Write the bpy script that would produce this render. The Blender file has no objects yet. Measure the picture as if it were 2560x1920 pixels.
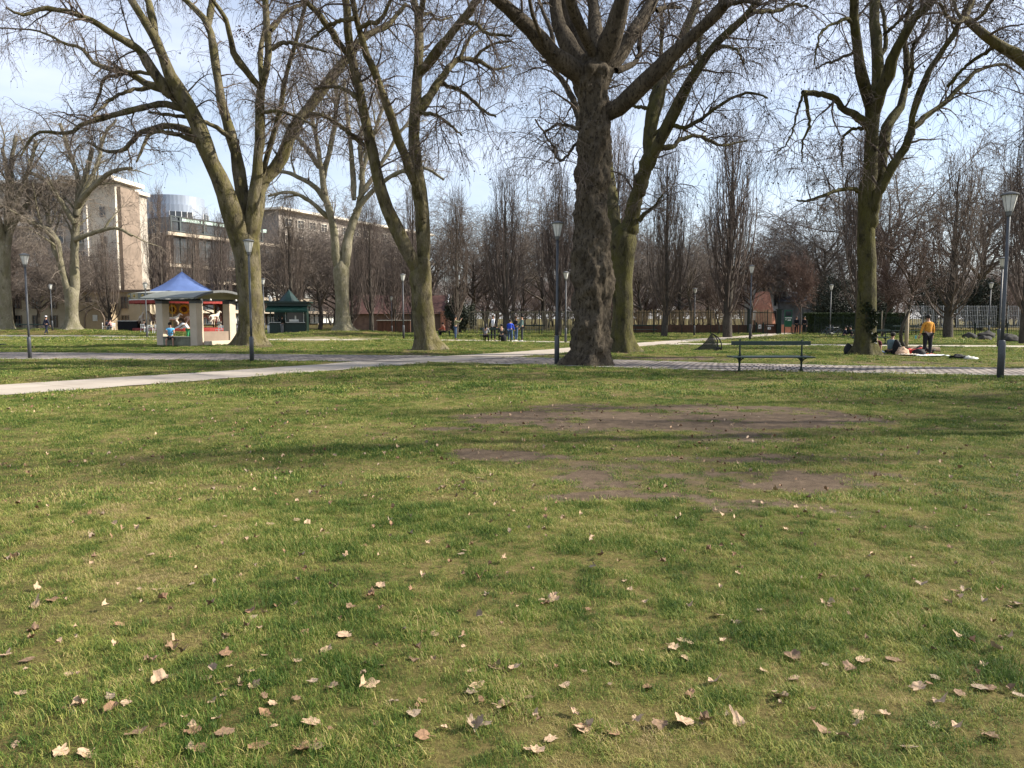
import bpy, math, random
import numpy as np
from mathutils import Vector, Matrix, Euler, noise as mnoise
R=math.radians; PI=math.pi
SC=bpy.context.scene; COL=SC.collection
rng=np.random.default_rng(11); random.seed(5)
# ------------------------------------------------------------------ camera geometry (metres from photo pixels)
F=1925.0; PITCH=R(4.9); CAMH=1.6
SUN_AZ=R(86); SUN_EL=R(34)
def P(u,v,Y):
    a=(u-1280)/F; b=-(v-960)/F
    dx,dy,dz=a, math.cos(PITCH)+b*math.sin(PITCH), -math.sin(PITCH)+b*math.cos(PITCH)
    k=Y/dy
    return np.array((dx*k, Y, CAMH+dz*k))
def G(u,v):
    a=(u-1280)/F; b=-(v-960)/F
    dx,dy,dz=a, math.cos(PITCH)+b*math.sin(PITCH), -math.sin(PITCH)+b*math.cos(PITCH)
    k=-CAMH/dz
    return np.array((dx*k, dy*k, 0.0))
def XatY(u,Y): return (u-1280)/F*Y
# ------------------------------------------------------------------ object helpers
def tag(o,label=None,cat=None,group=None,kind=None):
    if label: o['label']=label
    if cat: o['category']=cat
    if group: o['group']=group
    if kind: o['kind']=kind
    return o
def thing(name,label,cat,loc=(0,0,0),rz=0,group=None):
    o=bpy.data.objects.new(name,None); COL.objects.link(o)
    o.location=tuple(float(x) for x in loc); o.rotation_euler=(0,0,rz); o.empty_display_size=.2
    return tag(o,label,cat,group)
def link(name,me,parent=None,loc=None):
    o=bpy.data.objects.new(name,me); COL.objects.link(o)
    if parent is not None: o.parent=parent
    if loc is not None: o.location=tuple(float(x) for x in loc)
    return o
def copy_thing(root,loc,rz=0,scale=None,label=None,group=None):
    c=root.copy(); COL.objects.link(c); c.location=tuple(float(x) for x in loc); c.rotation_euler=(0,0,rz)
    if scale is not None: c.scale=scale if hasattr(scale,'__len__') else (scale,)*3
    if label: c['label']=label
    if group: c['group']=group
    def rec(src,dst):
        for ch in src.children:
            d=ch.copy(); COL.objects.link(d); d.parent=dst; rec(ch,d)
    rec(root,c)
    return c
def np_mesh(name,V,Q=None,T=None,mats=(),smooth=True,attr=None,matidx=None):
    me=bpy.data.meshes.new(name)
    V=np.asarray(V,dtype=np.float32)
    Q=np.zeros((0,4),np.int32) if Q is None else np.asarray(Q,np.int32).reshape(-1,4)
    T=np.zeros((0,3),np.int32) if T is None else np.asarray(T,np.int32).reshape(-1,3)
    me.vertices.add(len(V)); me.vertices.foreach_set('co',V.ravel())
    nl=Q.size+T.size; npoly=len(Q)+len(T)
    me.loops.add(nl); me.loops.foreach_set('vertex_index',np.concatenate([Q.ravel(),T.ravel()]))
    me.polygons.add(npoly)
    ls=np.concatenate([np.arange(len(Q))*4, Q.size+np.arange(len(T))*3]).astype(np.int32)
    me.polygons.foreach_set('loop_start',ls)
    if smooth: me.polygons.foreach_set('use_smooth',np.ones(npoly,bool))
    for m in mats: me.materials.append(m)
    if matidx is not None: me.polygons.foreach_set('material_index',np.asarray(matidx,np.int32))
    if attr:
        for k,a in attr.items():
            at=me.attributes.new(k,'FLOAT','POINT'); at.data.foreach_set('value',np.asarray(a,np.float32))
    me.update(calc_edges=True); me.validate()
    return me
class MB:
    """collects simple solids into one mesh"""
    def __init__(s): s.v=[]; s.f=[]; s.m=[]
    def add(s,vs,fs,m=0):
        b=len(s.v); s.v+= [tuple(map(float,x)) for x in vs]; s.f+=[tuple(i+b for i in f) for f in fs]; s.m+=[m]*len(fs); return s
    def box(s,c,d,rz=0,m=0,bev=0.0,rx=0,ry=0):
        x,y,z=d[0]/2,d[1]/2,d[2]/2
        M=Euler((rx,ry,rz)).to_matrix(); c=Vector(c)
        if bev<=0:
            vs=[(i*x,j*y,k*z) for k in(-1,1) for j in(-1,1) for i in(-1,1)]
            fs=[(0,2,3,1),(4,5,7,6),(0,1,5,4),(2,6,7,3),(0,4,6,2),(1,3,7,5)]
        else:
            b=min(bev,x*.9,y*.9,z*.9); vs=[]; fs=[]
            oc=[(x-b,-y),(x,-y+b),(x,y-b),(x-b,y),(-x+b,y),(-x,y-b),(-x,-y+b),(-x+b,-y)]
            ic=[(px*(x-b)/x if abs(px)==x else px, py*(y-b)/y if abs(py)==y else py) for px,py in oc]
            for (zz,cc) in ((-z,ic),(-z+b,oc),(z-b,oc),(z,ic)):
                vs+=[(px,py,zz) for px,py in cc]
            for r in range(3):
                for i in range(8): fs.append((r*8+i,r*8+(i+1)%8,(r+1)*8+(i+1)%8,(r+1)*8+i))
            fs.append(tuple(range(7,-1,-1))); fs.append(tuple(range(24,32)))
        return s.add([c+M@Vector(p) for p in vs],fs,m)
    def tube(s,pts,rad,n=8,m=0,cap=True):
        pts=[Vector(p) for p in pts]
        if not hasattr(rad,'__len__'): rad=[rad]*len(pts)
        vs=[];fs=[]; prevu=None
        for i,p in enumerate(pts):
            t=(pts[min(i+1,len(pts)-1)]-pts[max(i-1,0)])
            if t.length<1e-9: t=Vector((0,0,1))
            t.normalize()
            u=(prevu-t*prevu.dot(t)) if prevu is not None else t.cross(Vector((0,0,1)) if abs(t.z)<.9 else Vector((1,0,0)))
            if u.length<1e-6: u=t.orthogonal()
            u.normalize(); w=t.cross(u); prevu=u
            for k in range(n):
                a=2*PI*k/n; vs.append(p+(u*math.cos(a)+w*math.sin(a))*rad[i])
        for i in range(len(pts)-1):
            for k in range(n): fs.append((i*n+k,i*n+(k+1)%n,(i+1)*n+(k+1)%n,(i+1)*n+k))
        if cap: fs.append(tuple(range(n-1,-1,-1))); fs.append(tuple((len(pts)-1)*n+k for k in range(n)))
        return s.add(vs,fs,m)
    def lathe(s,prof,c=(0,0,0),n=16,m=0,sq=None):
        vs=[];fs=[];c=Vector(c)
        for r,z in prof:
            for k in range(n):
                a=2*PI*k/n+PI/n; vs.append(c+Vector((r*math.cos(a),r*math.sin(a),z)))
        for i in range(len(prof)-1):
            for k in range(n): fs.append((i*n+k,i*n+(k+1)%n,(i+1)*n+(k+1)%n,(i+1)*n+k))
        fs.append(tuple(range(n-1,-1,-1))); fs.append(tuple((len(prof)-1)*n+k for k in range(n)))
        return s.add(vs,fs,m)
    def ball(s,c,r,n=10,m=0):
        if not hasattr(r,'__len__'): r=(r,r,r)
        prof=[];c=Vector(c);vs=[];fs=[]
        k2=n//2
        for i in range(k2+1):
            t=PI*(i+.02)/(k2+.04)
            for k in range(n):
                a=2*PI*k/n; vs.append(c+Vector((r[0]*math.sin(t)*math.cos(a),r[1]*math.sin(t)*math.sin(a),-r[2]*math.cos(t))))
        for i in range(k2):
            for k in range(n): fs.append((i*n+k,i*n+(k+1)%n,(i+1)*n+(k+1)%n,(i+1)*n+k))
        return s.add(vs,fs,m)
    def mesh(s,name,mats,smooth=False):
        me=bpy.data.meshes.new(name); me.from_pydata(s.v,[],s.f)
        for m in (mats if isinstance(mats,(list,tuple)) else [mats]): me.materials.append(m)
        me.polygons.foreach_set('material_index',s.m)
        if smooth: me.polygons.foreach_set('use_smooth',[True]*len(s.f))
        me.update(); return me
    def build(s,name,mats,parent=None,smooth=False,loc=None):
        return link(name,s.mesh(name,mats,smooth),parent,loc)
# ------------------------------------------------------------------ materials
MATS={}
def mat(name,col,rough=.7,var=.25,scale=3.0,bump=0.0,col2=None,metal=0.0,detail=6,stretch=None,spec=.3,emit=None,trans=0):
    if name in MATS: return MATS[name]
    m=bpy.data.materials.new(name); m.use_nodes=True; nt=m.node_tree; N=nt.nodes; L=nt.links
    b=N['Principled BSDF']; b.inputs['Roughness'].default_value=rough; b.inputs['Metallic'].default_value=metal
    b.inputs['Specular IOR Level'].default_value=spec
    tc=N.new('ShaderNodeTexCoord'); mp=N.new('ShaderNodeMapping'); L.new(tc.outputs['Object'],mp.inputs[0])
    if stretch: mp.inputs['Scale'].default_value=stretch
    nz=N.new('ShaderNodeTexNoise'); nz.inputs['Scale'].default_value=scale; nz.inputs['Detail'].default_value=detail; nz.inputs['Roughness'].default_value=.6
    L.new(mp.outputs[0],nz.inputs['Vector'])
    cr=N.new('ShaderNodeValToRGB'); L.new(nz.outputs['Fac'],cr.inputs[0])
    c2=col2 if col2 else tuple(c*(1-var) for c in col)
    c1=col if col2 else tuple(min(1,c*(1+var)) for c in col)
    cr.color_ramp.elements[0].position=.35; cr.color_ramp.elements[1].position=.65
    cr.color_ramp.elements[0].color=(*c2,1); cr.color_ramp.elements[1].color=(*c1,1)
    L.new(cr.outputs[0],b.inputs['Base Color'])
    if bump>0:
        bp=N.new('ShaderNodeBump'); bp.inputs['Strength'].default_value=bump; bp.inputs['Distance'].default_value=.02
        L.new(nz.outputs['Fac'],bp.inputs['Height']); L.new(bp.outputs[0],b.inputs['Normal'])
    if trans: b.inputs['Transmission Weight'].default_value=trans
    MATS[name]=m; return m
def bark(name,ca,cb,cc,moss=None,sc=1.0,bump=.5,dark=None,patch=.55,psc=4.5):
    """plane-tree bark: base a/b by large noise, pale or dark flakes c by voronoi+noise, moss film"""
    m=bpy.data.materials.new(name); m.use_nodes=True; nt=m.node_tree; N=nt.nodes; L=nt.links
    b=N['Principled BSDF']; b.inputs['Roughness'].default_value=.9; b.inputs['Specular IOR Level'].default_value=.15
    tc=N.new('ShaderNodeTexCoord'); mp=N.new('ShaderNodeMapping'); L.new(tc.outputs['Object'],mp.inputs[0]); mp.inputs['Scale'].default_value=(sc,sc,sc*.45)
    def noise(s,d=5,r=.6):
        n=N.new('ShaderNodeTexNoise'); n.inputs['Scale'].default_value=s; n.inputs['Detail'].default_value=d; n.inputs['Roughness'].default_value=r
        L.new(mp.outputs[0],n.inputs['Vector']); return n
    def ramp(src,p0,p1,c0=(0,0,0,1),c1=(1,1,1,1)):
        r=N.new('ShaderNodeValToRGB'); L.new(src,r.inputs[0]); e=r.color_ramp.elements; e[0].position=p0; e[1].position=p1; e[0].color=c0; e[1].color=c1; return r
    n1=noise(1.6); base=ramp(n1.outputs['Fac'],.35,.65,(*ca,1),(*cb,1))
    n2=noise(psc,9,.68); f=ramp(n2.outputs['Fac'],patch,patch+.06)
    mx=N.new('ShaderNodeMix'); mx.data_type='RGBA'; L.new(f.outputs[0],mx.inputs[0]); L.new(base.outputs[0],mx.inputs[6]); mx.inputs[7].default_value=(*cc,1)
    out=mx.outputs[2]
    n3=noise(14,6,.7)
    mm=N.new('ShaderNodeMix'); mm.data_type='RGBA'; mm.blend_type='MULTIPLY'; mm.inputs[0].default_value=.75
    r3=ramp(n3.outputs['Fac'],.3,.7,(.45,.45,.45,1),(1.25,1.25,1.25,1)); L.new(out,mm.inputs[6]); L.new(r3.outputs[0],mm.inputs[7]); out=mm.outputs[2]
    if moss:
        n4=noise(2.3,6,.7); f4=ramp(n4.outputs['Fac'],.42,.62)
        m4=N.new('ShaderNodeMix'); m4.data_type='RGBA'; ml=N.new('ShaderNodeMath'); ml.operation='MULTIPLY'; ml.inputs[1].default_value=.75
        L.new(f4.outputs[0],ml.inputs[0]); L.new(ml.outputs[0],m4.inputs[0]); L.new(out,m4.inputs[6]); m4.inputs[7].default_value=(*moss,1); out=m4.outputs[2]
    L.new(out,b.inputs['Base Color'])
    ad=N.new('ShaderNodeMath'); ad.operation='ADD'; L.new(n2.outputs['Fac'],ad.inputs[0]); L.new(n3.outputs['Fac'],ad.inputs[1])
    bp=N.new('ShaderNodeBump'); bp.inputs['Strength'].default_value=bump; bp.inputs['Distance'].default_value=.06
    L.new(ad.outputs[0],bp.inputs['Height']); L.new(bp.outputs[0],b.inputs['Normal'])
    return m
# ------------------------------------------------------------------ people (one continuous skinned body, clothes and hair as its parts)
PENDING=[]
def skin_obj(name,verts,edges,radii,material,parent,sub=1,root=0):
    me=bpy.data.meshes.new(name); me.from_pydata([tuple(map(float,v)) for v in verts],edges,[]); me.update()
    o=link(name,me,parent)
    o.modifiers.new('Skin','SKIN'); o.modifiers['Skin'].use_smooth_shade=True
    for i,r in enumerate(radii):
        sv=me.skin_vertices[0].data[i]; sv.radius=r if hasattr(r,'__len__') else (r,r); sv.use_root=(i==root)
    if sub: s=o.modifiers.new('Sub','SUBSURF'); s.levels=sub; s.render_levels=sub
    PENDING.append((o,material)); return o
def flush_skins():
    dg=bpy.context.evaluated_depsgraph_get(); dg.update(); done={}
    for o,m in PENDING:
        key=o.data.name
        if key not in done:
            me=bpy.data.meshes.new_from_object(o.evaluated_get(dg)); me.materials.clear(); me.materials.append(m)
            me.polygons.foreach_set('use_smooth',[True]*len(me.polygons)); done[key]=me
    for o,m in PENDING:
        me=done[o.data.name]; o.modifiers.clear(); o.data=me
    PENDING.clear()
def cloth(nm,c,var=.2): return mat('cloth_'+nm,c,.9,var,9,.3)
SKIN=mat('skin',(.42,.24,.16),.55,.1,6); SKIN2=mat('skin_dark',(.2,.11,.07),.55,.1,6)
HAIR=mat('hair_dark',(.012,.01,.009),.6,.4,40); HAIRB=mat('hair_brown',(.06,.035,.02),.6,.4,40); HAIRG=mat('hair_grey',(.5,.48,.45),.7,.3,40)
def person(label,base,face=180,h=1.7,pose=None,shirt=None,pants=None,hair=HAIR,shoes=None,skin=SKIN,sleeve=1.0,short=False,wide=1.0,tilt=0,group=None,hairlong=0,hat=None):
    p=dict(thigh=(0,0),knee=(0,0),spread=4,lean=0,arm=(5,5),out=(8,8),elbow=(10,10),hipz=None,nod=0)
    p.update(pose or {})
    s=h/1.72
    root=thing('person',label,'person',base,-R(face),group)
    rt=Matrix.Rotation(R(tilt),3,'X')
    hz=p['hipz']
    if hz is None:
        hz=max(.43*math.cos(R(p['thigh'][i]))+.42*math.cos(R(p['thigh'][i]-p['knee'][i])) for i in(0,1))+.085
        hz+=.02
    pel=Vector((0,0,hz))
    ln=R(p['lean']); d=Vector((0,math.sin(ln),math.cos(ln)))
    def W(v): # tilt about pelvis, scale
        v=rt@(v-pel)+pel; return v*s
    V=[];E=[];RD=[]
    def av(v,r,par=None):
        V.append(W(v)); RD.append((r[0]*s,r[1]*s) if hasattr(r,'__len__') else (r*s,r*s)); 
        if par is not None: E.append((par,len(V)-1))
        return len(V)-1
    w=wide
    i0=av(pel,(.125*w,.10*w)); i1=av(pel+d*.16,(.115*w,.09*w),i0); i2=av(pel+d*.34,(.135*w,.10*w),i1); i3=av(pel+d*.47,(.10*w,.08),i2)
    nd=R(p['lean']+p['nod']); hd=Vector((0,math.sin(nd),math.cos(nd)))
    nk=pel+d*.55; i4=av(nk,.052,i3); i5=av(nk+hd*.07+Vector((0,.015,0)),.07,i4); hc=nk+hd*.155+Vector((0,.012,0)); i6=av(hc,.085,i5); i7=av(nk+hd*.225,.06,i6)
    fw=Vector((0,math.cos(nd),-math.sin(nd)))
    i8=av(hc+fw*.085-hd*.01,.016,i6)
    elb={};wr={};sh={};kn={};an={};hp={}
    for k,sd in((0,-1),(1,1)):
        a=R(p['arm'][k]); o=R(p['out'][k]); e=R(p['elbow'][k])
        S=pel+d*.44+Vector((sd*.165*w,0,0)); Eb=S+Vector((sd*math.sin(o),math.cos(o)*math.sin(a),-math.cos(o)*math.cos(a)))*.29
        o2=o*.3 if e<R(40) else -o*.6-R(12)
        Wr=Eb+Vector((sd*math.sin(o2),math.cos(o2)*math.sin(a+e),-math.cos(o2)*math.cos(a+e)))*.25
        hdv=(Wr-Eb).normalized()
        js=av(S,.055,i3); je=av(Eb,.042,js); jw=av(Wr,.028,je); jp=av(Wr+hdv*.06,(.036,.02),jw)
        side=hdv.cross(Vector((0,1,0.2))); side=side.normalized() if side.length>1e-3 else Vector((1,0,0))
        for q,(off,ln_) in enumerate(((-.03,.075),(-.01,.085),(.01,.08),(.03,.065))):
            f1=av(Wr+hdv*(.09+ln_*.4)+side*off+fw*.004,.009,jp); av(Wr+hdv*(.09+ln_*.8)+side*off+fw*.022,.007,f1)
        t1=av(Wr+hdv*.05-side*.045,.011,jp); av(Wr+hdv*.085-side*.055,.009,t1)
        sh[k],elb[k],wr[k]=S,Eb,Wr
        H=pel+Vector((sd*.085*w,0,-.04)); t=R(p['thigh'][k]); kb=R(p['knee'][k]); sp=R(p['spread'])
        K=H+Vector((sd*math.sin(sp),math.sin(t),-math.cos(t)))*.42; A=K+Vector((sd*.0,math.sin(t-kb),-math.cos(t-kb)))*.41
        jh=av(H,.08*w,i0); jk=av(K,.055*w,jh); ja=av(A,.036,jk)
        fd=Vector((sd*.15,math.cos(t-kb)*.95,math.sin(t-kb))).normalized()
        jf=av(A+fd*.1+Vector((0,0,-.035)),.03,ja)
        hp[k],kn[k],an[k]=H,K,(A,fd)
    skin_obj('body',V,E,RD,skin,root)
    # shirt
    if shirt:
        V=[];E=[];RD=[]
        j0=av(pel+d*.02,(.142*w,.115*w)); j1=av(pel+d*.16,(.135*w,.107*w),j0); j2=av(pel+d*.34,(.157*w,.12*w),j1); j3=av(pel+d*.47,(.115*w,.095),j2); av(pel+d*.52,(.062,.06),j3)
        for k in(0,1):
            q=av(sh[k],.072,j3); e_=elb[k]
            if sleeve>.5:
                q=av(e_,.056,q); av(e_.lerp(wr[k],min(.92,(sleeve-.5)*1.9)),.046,q)
            else: av(sh[k].lerp(e_,sleeve*2),.062,q)
        skin_obj('shirt',V,E,RD,shirt,root)
    if pants:
        V=[];E=[];RD=[]
        j0=av(pel+d*.04,(.135*w,.11*w)); 
        for k in(0,1):
            q=av(hp[k],.097*w,j0); 
            if short: q=av(hp[k].lerp(kn[k],.5),.088*w,q); av(hp[k].lerp(kn[k],.85),.078*w,q)
            else: q=av(kn[k],.068*w,q); av(kn[k].lerp(an[k][0],.95),.052,q)
        skin_obj('trousers',V,E,RD,pants,root)
    shm=shoes or mat('shoe_white',(.6,.6,.58),.6,.1)
    for k in(0,1):
        A,fd=an[k]; mb=MB()
        pts=[W(A-fd*.05+Vector((0,0,-.04))),W(A-fd*.02+Vector((0,0,-.035))),W(A+fd*.08+Vector((0,0,-.045))),W(A+fd*.17+Vector((0,0,-.055))),W(A+fd*.2+Vector((0,0,-.06)))]
        mb.tube(pts,[.02*s,.045*s,.048*s,.04*s,.015*s],8); mb.build('shoe',shm,root,True)
    mb=MB(); c=W(hc+hd*.035-fw*.02)
    mb.ball(c,(.1*s,.108*s,.1*s),12)
    if hairlong: 
        mb.tube([W(hc+hd*.02-fw*.06),W(hc-hd*.08-fw*.085),W(hc-hd*.2-fw*.08),W(hc-hd*(.2+hairlong)-fw*.07)],[.085*s,.085*s,.075*s,.02*s],8)
    mb.build('hair',hair,root,True)
    for sd in(-1,1):
        e=MB(); e.ball(W(hc+fw*.082+Vector((sd*.033,0,0))+hd*.01),.011*s,6); e.build('eye',HAIR,root,True)
    if hat:
        mb=MB(); c=W(hc+hd*.07-fw*.01); mb.ball(c,(.108*s,.115*s,.085*s),12); mb.build('hat',hat,root,True)
    return root
# ------------------------------------------------------------------ terrain, paths, grass, fallen leaves
def vnoise(x,y,s,seed=0):
    x=np.asarray(x)*s+seed*17.3; y=np.asarray(y)*s+seed*9.7
    xi=np.floor(x).astype(np.int64); yi=np.floor(y).astype(np.int64); fx=x-xi; fy=y-yi
    fx=fx*fx*(3-2*fx); fy=fy*fy*(3-2*fy)
    def h(a,b):
        n=(a*374761393+b*668265263+seed*144665)&0x7fffffff; n=((n^(n>>13))*1274126177)&0x7fffffff
        return ((n^(n>>16))&0xffff)/65535.0
    return (h(xi,yi)*(1-fx)+h(xi+1,yi)*fx)*(1-fy)+(h(xi,yi+1)*(1-fx)+h(xi+1,yi+1)*fx)*fy
def fbm(x,y,s,seed=0,o=4):
    r=0;a=.5;t=0
    for k in range(o): r=r+a*vnoise(x,y,s*2**k,seed+k); t+=a; a*=.5
    return r/t
def sstep(a,b,x):
    t=np.clip((x-a)/(b-a),0,1); return t*t*(3-2*t)
CONC=[(-20,5,2.8),(-16.5,9.8,2.8),(-13.2,14.4,2.8),(-10.15,18.8,2.8),(-6.5,24.2,2.7),(-3.1,29.6,2.7),(0.6,34.6,2.6),(4.4,41,2.6),(8.5,47.8,2.4),(12.3,54,2.4),(17,61,2.4),(22,69,2.4),(27,78,2.6),(34,92,2.6)]
COB=[(-48,37.2,5),(-30,34.3,5),(-22,33,5),(-13,31.7,4.8),(-8,31,4.6),(-3,30,4.4),(1,28.5,4.2),(4.5,26.6,4.0),(8,24.9,3.8),(15.5,22.8,3.3),(22,21.6,3.2),(34,19.5,3.2)]
CROSS=[(-75,61,2.4),(-38,57.7,2.2),(-20,57.2,2.2),(-5,55.6,2.3),(1.3,52.3,2.3),(6,49,2.4),(10,47.6,2.6),(16,46,2.9),(22,44.6,3),(30,43,3),(55,39,3)]
WORN=[(-80,71.5,4),(-58,70,5),(-40,68,6),(-33,65.5,4),(-26,62.5,2.2),(-20,59.5,1.6)]
def resample(pl,step):
    a=np.array(pl,float); 
    # catmull-rom
    out=[]
    for i in range(len(a)-1):
        p0=a[max(i-1,0)];p1=a[i];p2=a[i+1];p3=a[min(i+2,len(a)-1)]
        n=max(2,int(np.linalg.norm(p2[:2]-p1[:2])/step))
        for t in np.arange(n)/n:
            out.append(.5*((2*p1)+(-p0+p2)*t+(2*p0-5*p1+4*p2-p3)*t*t+(-p0+3*p1-3*p2+p3)*t**3))
    out.append(a[-1]); return np.array(out)
PATHS={k:resample(v,.6) for k,v in dict(conc=CONC,cob=COB,cross=CROSS,worn=WORN).items()}
def path_dist(x,y,keys=('conc','cob','cross','worn')):
    """signed distance outside path edge (negative inside)"""
    x=np.asarray(x,float).ravel(); y=np.asarray(y,float).ravel(); best=np.full(len(x),1e9)
    for k in keys:
        p=PATHS[k]
        for i in range(len(p)-1):
            ax,ay,aw=p[i]; bx,by,bw=p[i+1]
            sel=np.nonzero((x>min(ax,bx)-5)&(x<max(ax,bx)+5)&(y>min(ay,by)-5)&(y<max(ay,by)+5))[0]
            if not len(sel): continue
            dx,dy=bx-ax,by-ay; L2=dx*dx+dy*dy+1e-9
            t=np.clip(((x[sel]-ax)*dx+(y[sel]-ay)*dy)/L2,0,1)
            d=np.hypot(x[sel]-ax-t*dx,y[sel]-ay-t*dy)-(aw+(bw-aw)*t)/2
            best[sel]=np.minimum(best[sel],d)
    return best
MOUNDS=[(-15.45,70,.46,6.5),(-42.8,75,.42,8),(-49.5,75,.3,6),(2.6,26.2,.10,2.2),(-14.2,42,.12,3),(-4,36,.12,2.6),(14.4,31.4,.12,3.0),(4.9,34,.1,2.2)]
def gz_raw(x,y):
    x=np.asarray(x,float);y=np.asarray(y,float); z=np.zeros_like(x)
    for mx,my,h,r in MOUNDS: z=z+h*np.exp(-((x-mx)**2+(y-my)**2)/(r*r*.6))
    return z
def gz(x,y):
    sh=np.shape(x); x=np.asarray(x,float).ravel(); y=np.asarray(y,float).ravel()
    d=path_dist(x,y); m=sstep(.15,1.6,d)
    z=gz_raw(x,y)*sstep(.0,2.5,d)+m*(.035*(fbm(x,y,.22,3,3)-.5)+.02*(fbm(x,y,1.1,5,2)-.5)*sstep(30,12,y)+.02)
    return z.reshape(sh)
def gz1(x,y): return float(gz(np.array([x]),np.array([y]))[0])
DIRT=[(950,2500,1000,1330,.42),(1150,2250,1012,1096,1.0),(2000,2450,1060,1085,.6),(1650,1980,1150,1175,.8),(1560,2200,1262,1290,.7),(1080,1420,1048,1100,.7),(1700,2000,1118,1150,.9),(1420,1690,1168,1232,1.0),(1850,2330,1200,1246,1.0),(1120,1560,1128,1156,.9),(1750,2000,1185,1205,.7),
      (1380,1700,1245,1280,.95),(1760,2080,1275,1308,.8),(1000,1260,1205,1250,.5),(600,760,1195,1220,.45),(820,960,1010,1030,.45),(100,420,1270,1330,.35),(2280,2480,1195,1215,.6),(860,1000,1100,1125,.5),(1480,1660,1300,1330,.35),(2100,2300,1290,1330,.4),
      (1530,1950,893,902,.9),(1960,2560,905,914,.6),(1300,1420,880,892,.8),(980,1120,884,892,.6),(540,700,866,874,.6)]
_DE=[]
for u0,u1,v0,v1,s in DIRT:
    a=G((u0+u1)/2,v0);b=G((u0+u1)/2,v1);c=G((u0+u1)/2,(v0+v1)/2); rx=(u1-u0)/2/F*c[1]
    _DE.append((c[0],(a[1]+b[1])/2,rx,abs(a[1]-b[1])/2,s))
def dirt(x,y):
    x=np.asarray(x,float);y=np.asarray(y,float); wx=x+3.0*(fbm(x,y,.7,21,5)-.5); wy=y+1.7*(fbm(x,y,.9,33,5)-.5)
    r=np.zeros_like(x)
    for cx,cy,rx,ry,s in _DE:
        q=np.sqrt(((wx-cx)/rx)**2+((wy-cy)/ry)**2); r=np.maximum(r,s*sstep(1.5,.35,q))
    n=np.clip((fbm(x*.6,y*1.5,1.5,44,5)-.3)/.4,0,1); f=np.clip((fbm(x,y,6,45,3)-.3)/.4,0,1)
    r=np.clip(1.75*r*(.22+.75*n+.25*f)-.22,0,1)
    for (tx,ty,_,_),tr in zip(MOUNDS[3:],(1.25,1.1,1.0,1.0,.9)):
        q=np.hypot(x-tx,(y-ty)*.9); r=np.maximum(r,.95*sstep(tr*1.25,tr*.75,q+.35*(fbm(x,y,2.2,48,3)-.5)))
    bare=sstep(.72,.8,fbm(x,y,1.3,71,4))*.35*sstep(40,10,y)*sstep(3,8,y)
    return np.maximum(r,bare)
SANDY=[(-14.5,57.5,5.5,5.5),(-20,54,3,2)]
def sandy(x,y):
    r=np.zeros_like(np.asarray(x,float))
    for cx,cy,rx,ry in SANDY: r=np.maximum(r,sstep(1.2,.5,np.sqrt(((x-cx)/rx)**2+((y-cy)/ry)**2)+.5*(fbm(x,y,.8,13)-.5)))
    return r
def build_ground():
    xs=np.concatenate([-np.geomspace(700,62,14),np.arange(-60,-13,.8),np.arange(-13,13,.12),np.arange(13,60.1,.8),np.geomspace(62,700,14)])
    ys=np.concatenate([-np.geomspace(500,4,12),np.arange(-2,2,.5),np.arange(2,18,.09),np.arange(18,48,.3),np.arange(48,100,.8),np.geomspace(101,1500,18)])
    X,Y=np.meshgrid(xs,ys); x=X.ravel();y=Y.ravel(); z=gz(x,y)
    near=(np.abs(x)<60)&(y<110)&(y>0); z=np.where(near,z,0)
    V=np.stack([x,y,z],1); nx,ny=len(xs),len(ys)
    i=(np.arange(ny-1)[:,None]*nx+np.arange(nx-1)[None,:]).ravel(); Q=np.stack([i,i+1,i+nx+1,i+nx],1)
    d=dirt(x,y); d=np.maximum(d,.75*sstep(.5,.0,path_dist(x,y,('cob',)))*(y<40))
    me=np_mesh('lawn',V,Q,mats=[ground_mat()],attr={'dirt':d,'sand':sandy(x,y)})
    tag(link('lawn',me),kind='structure')
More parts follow.
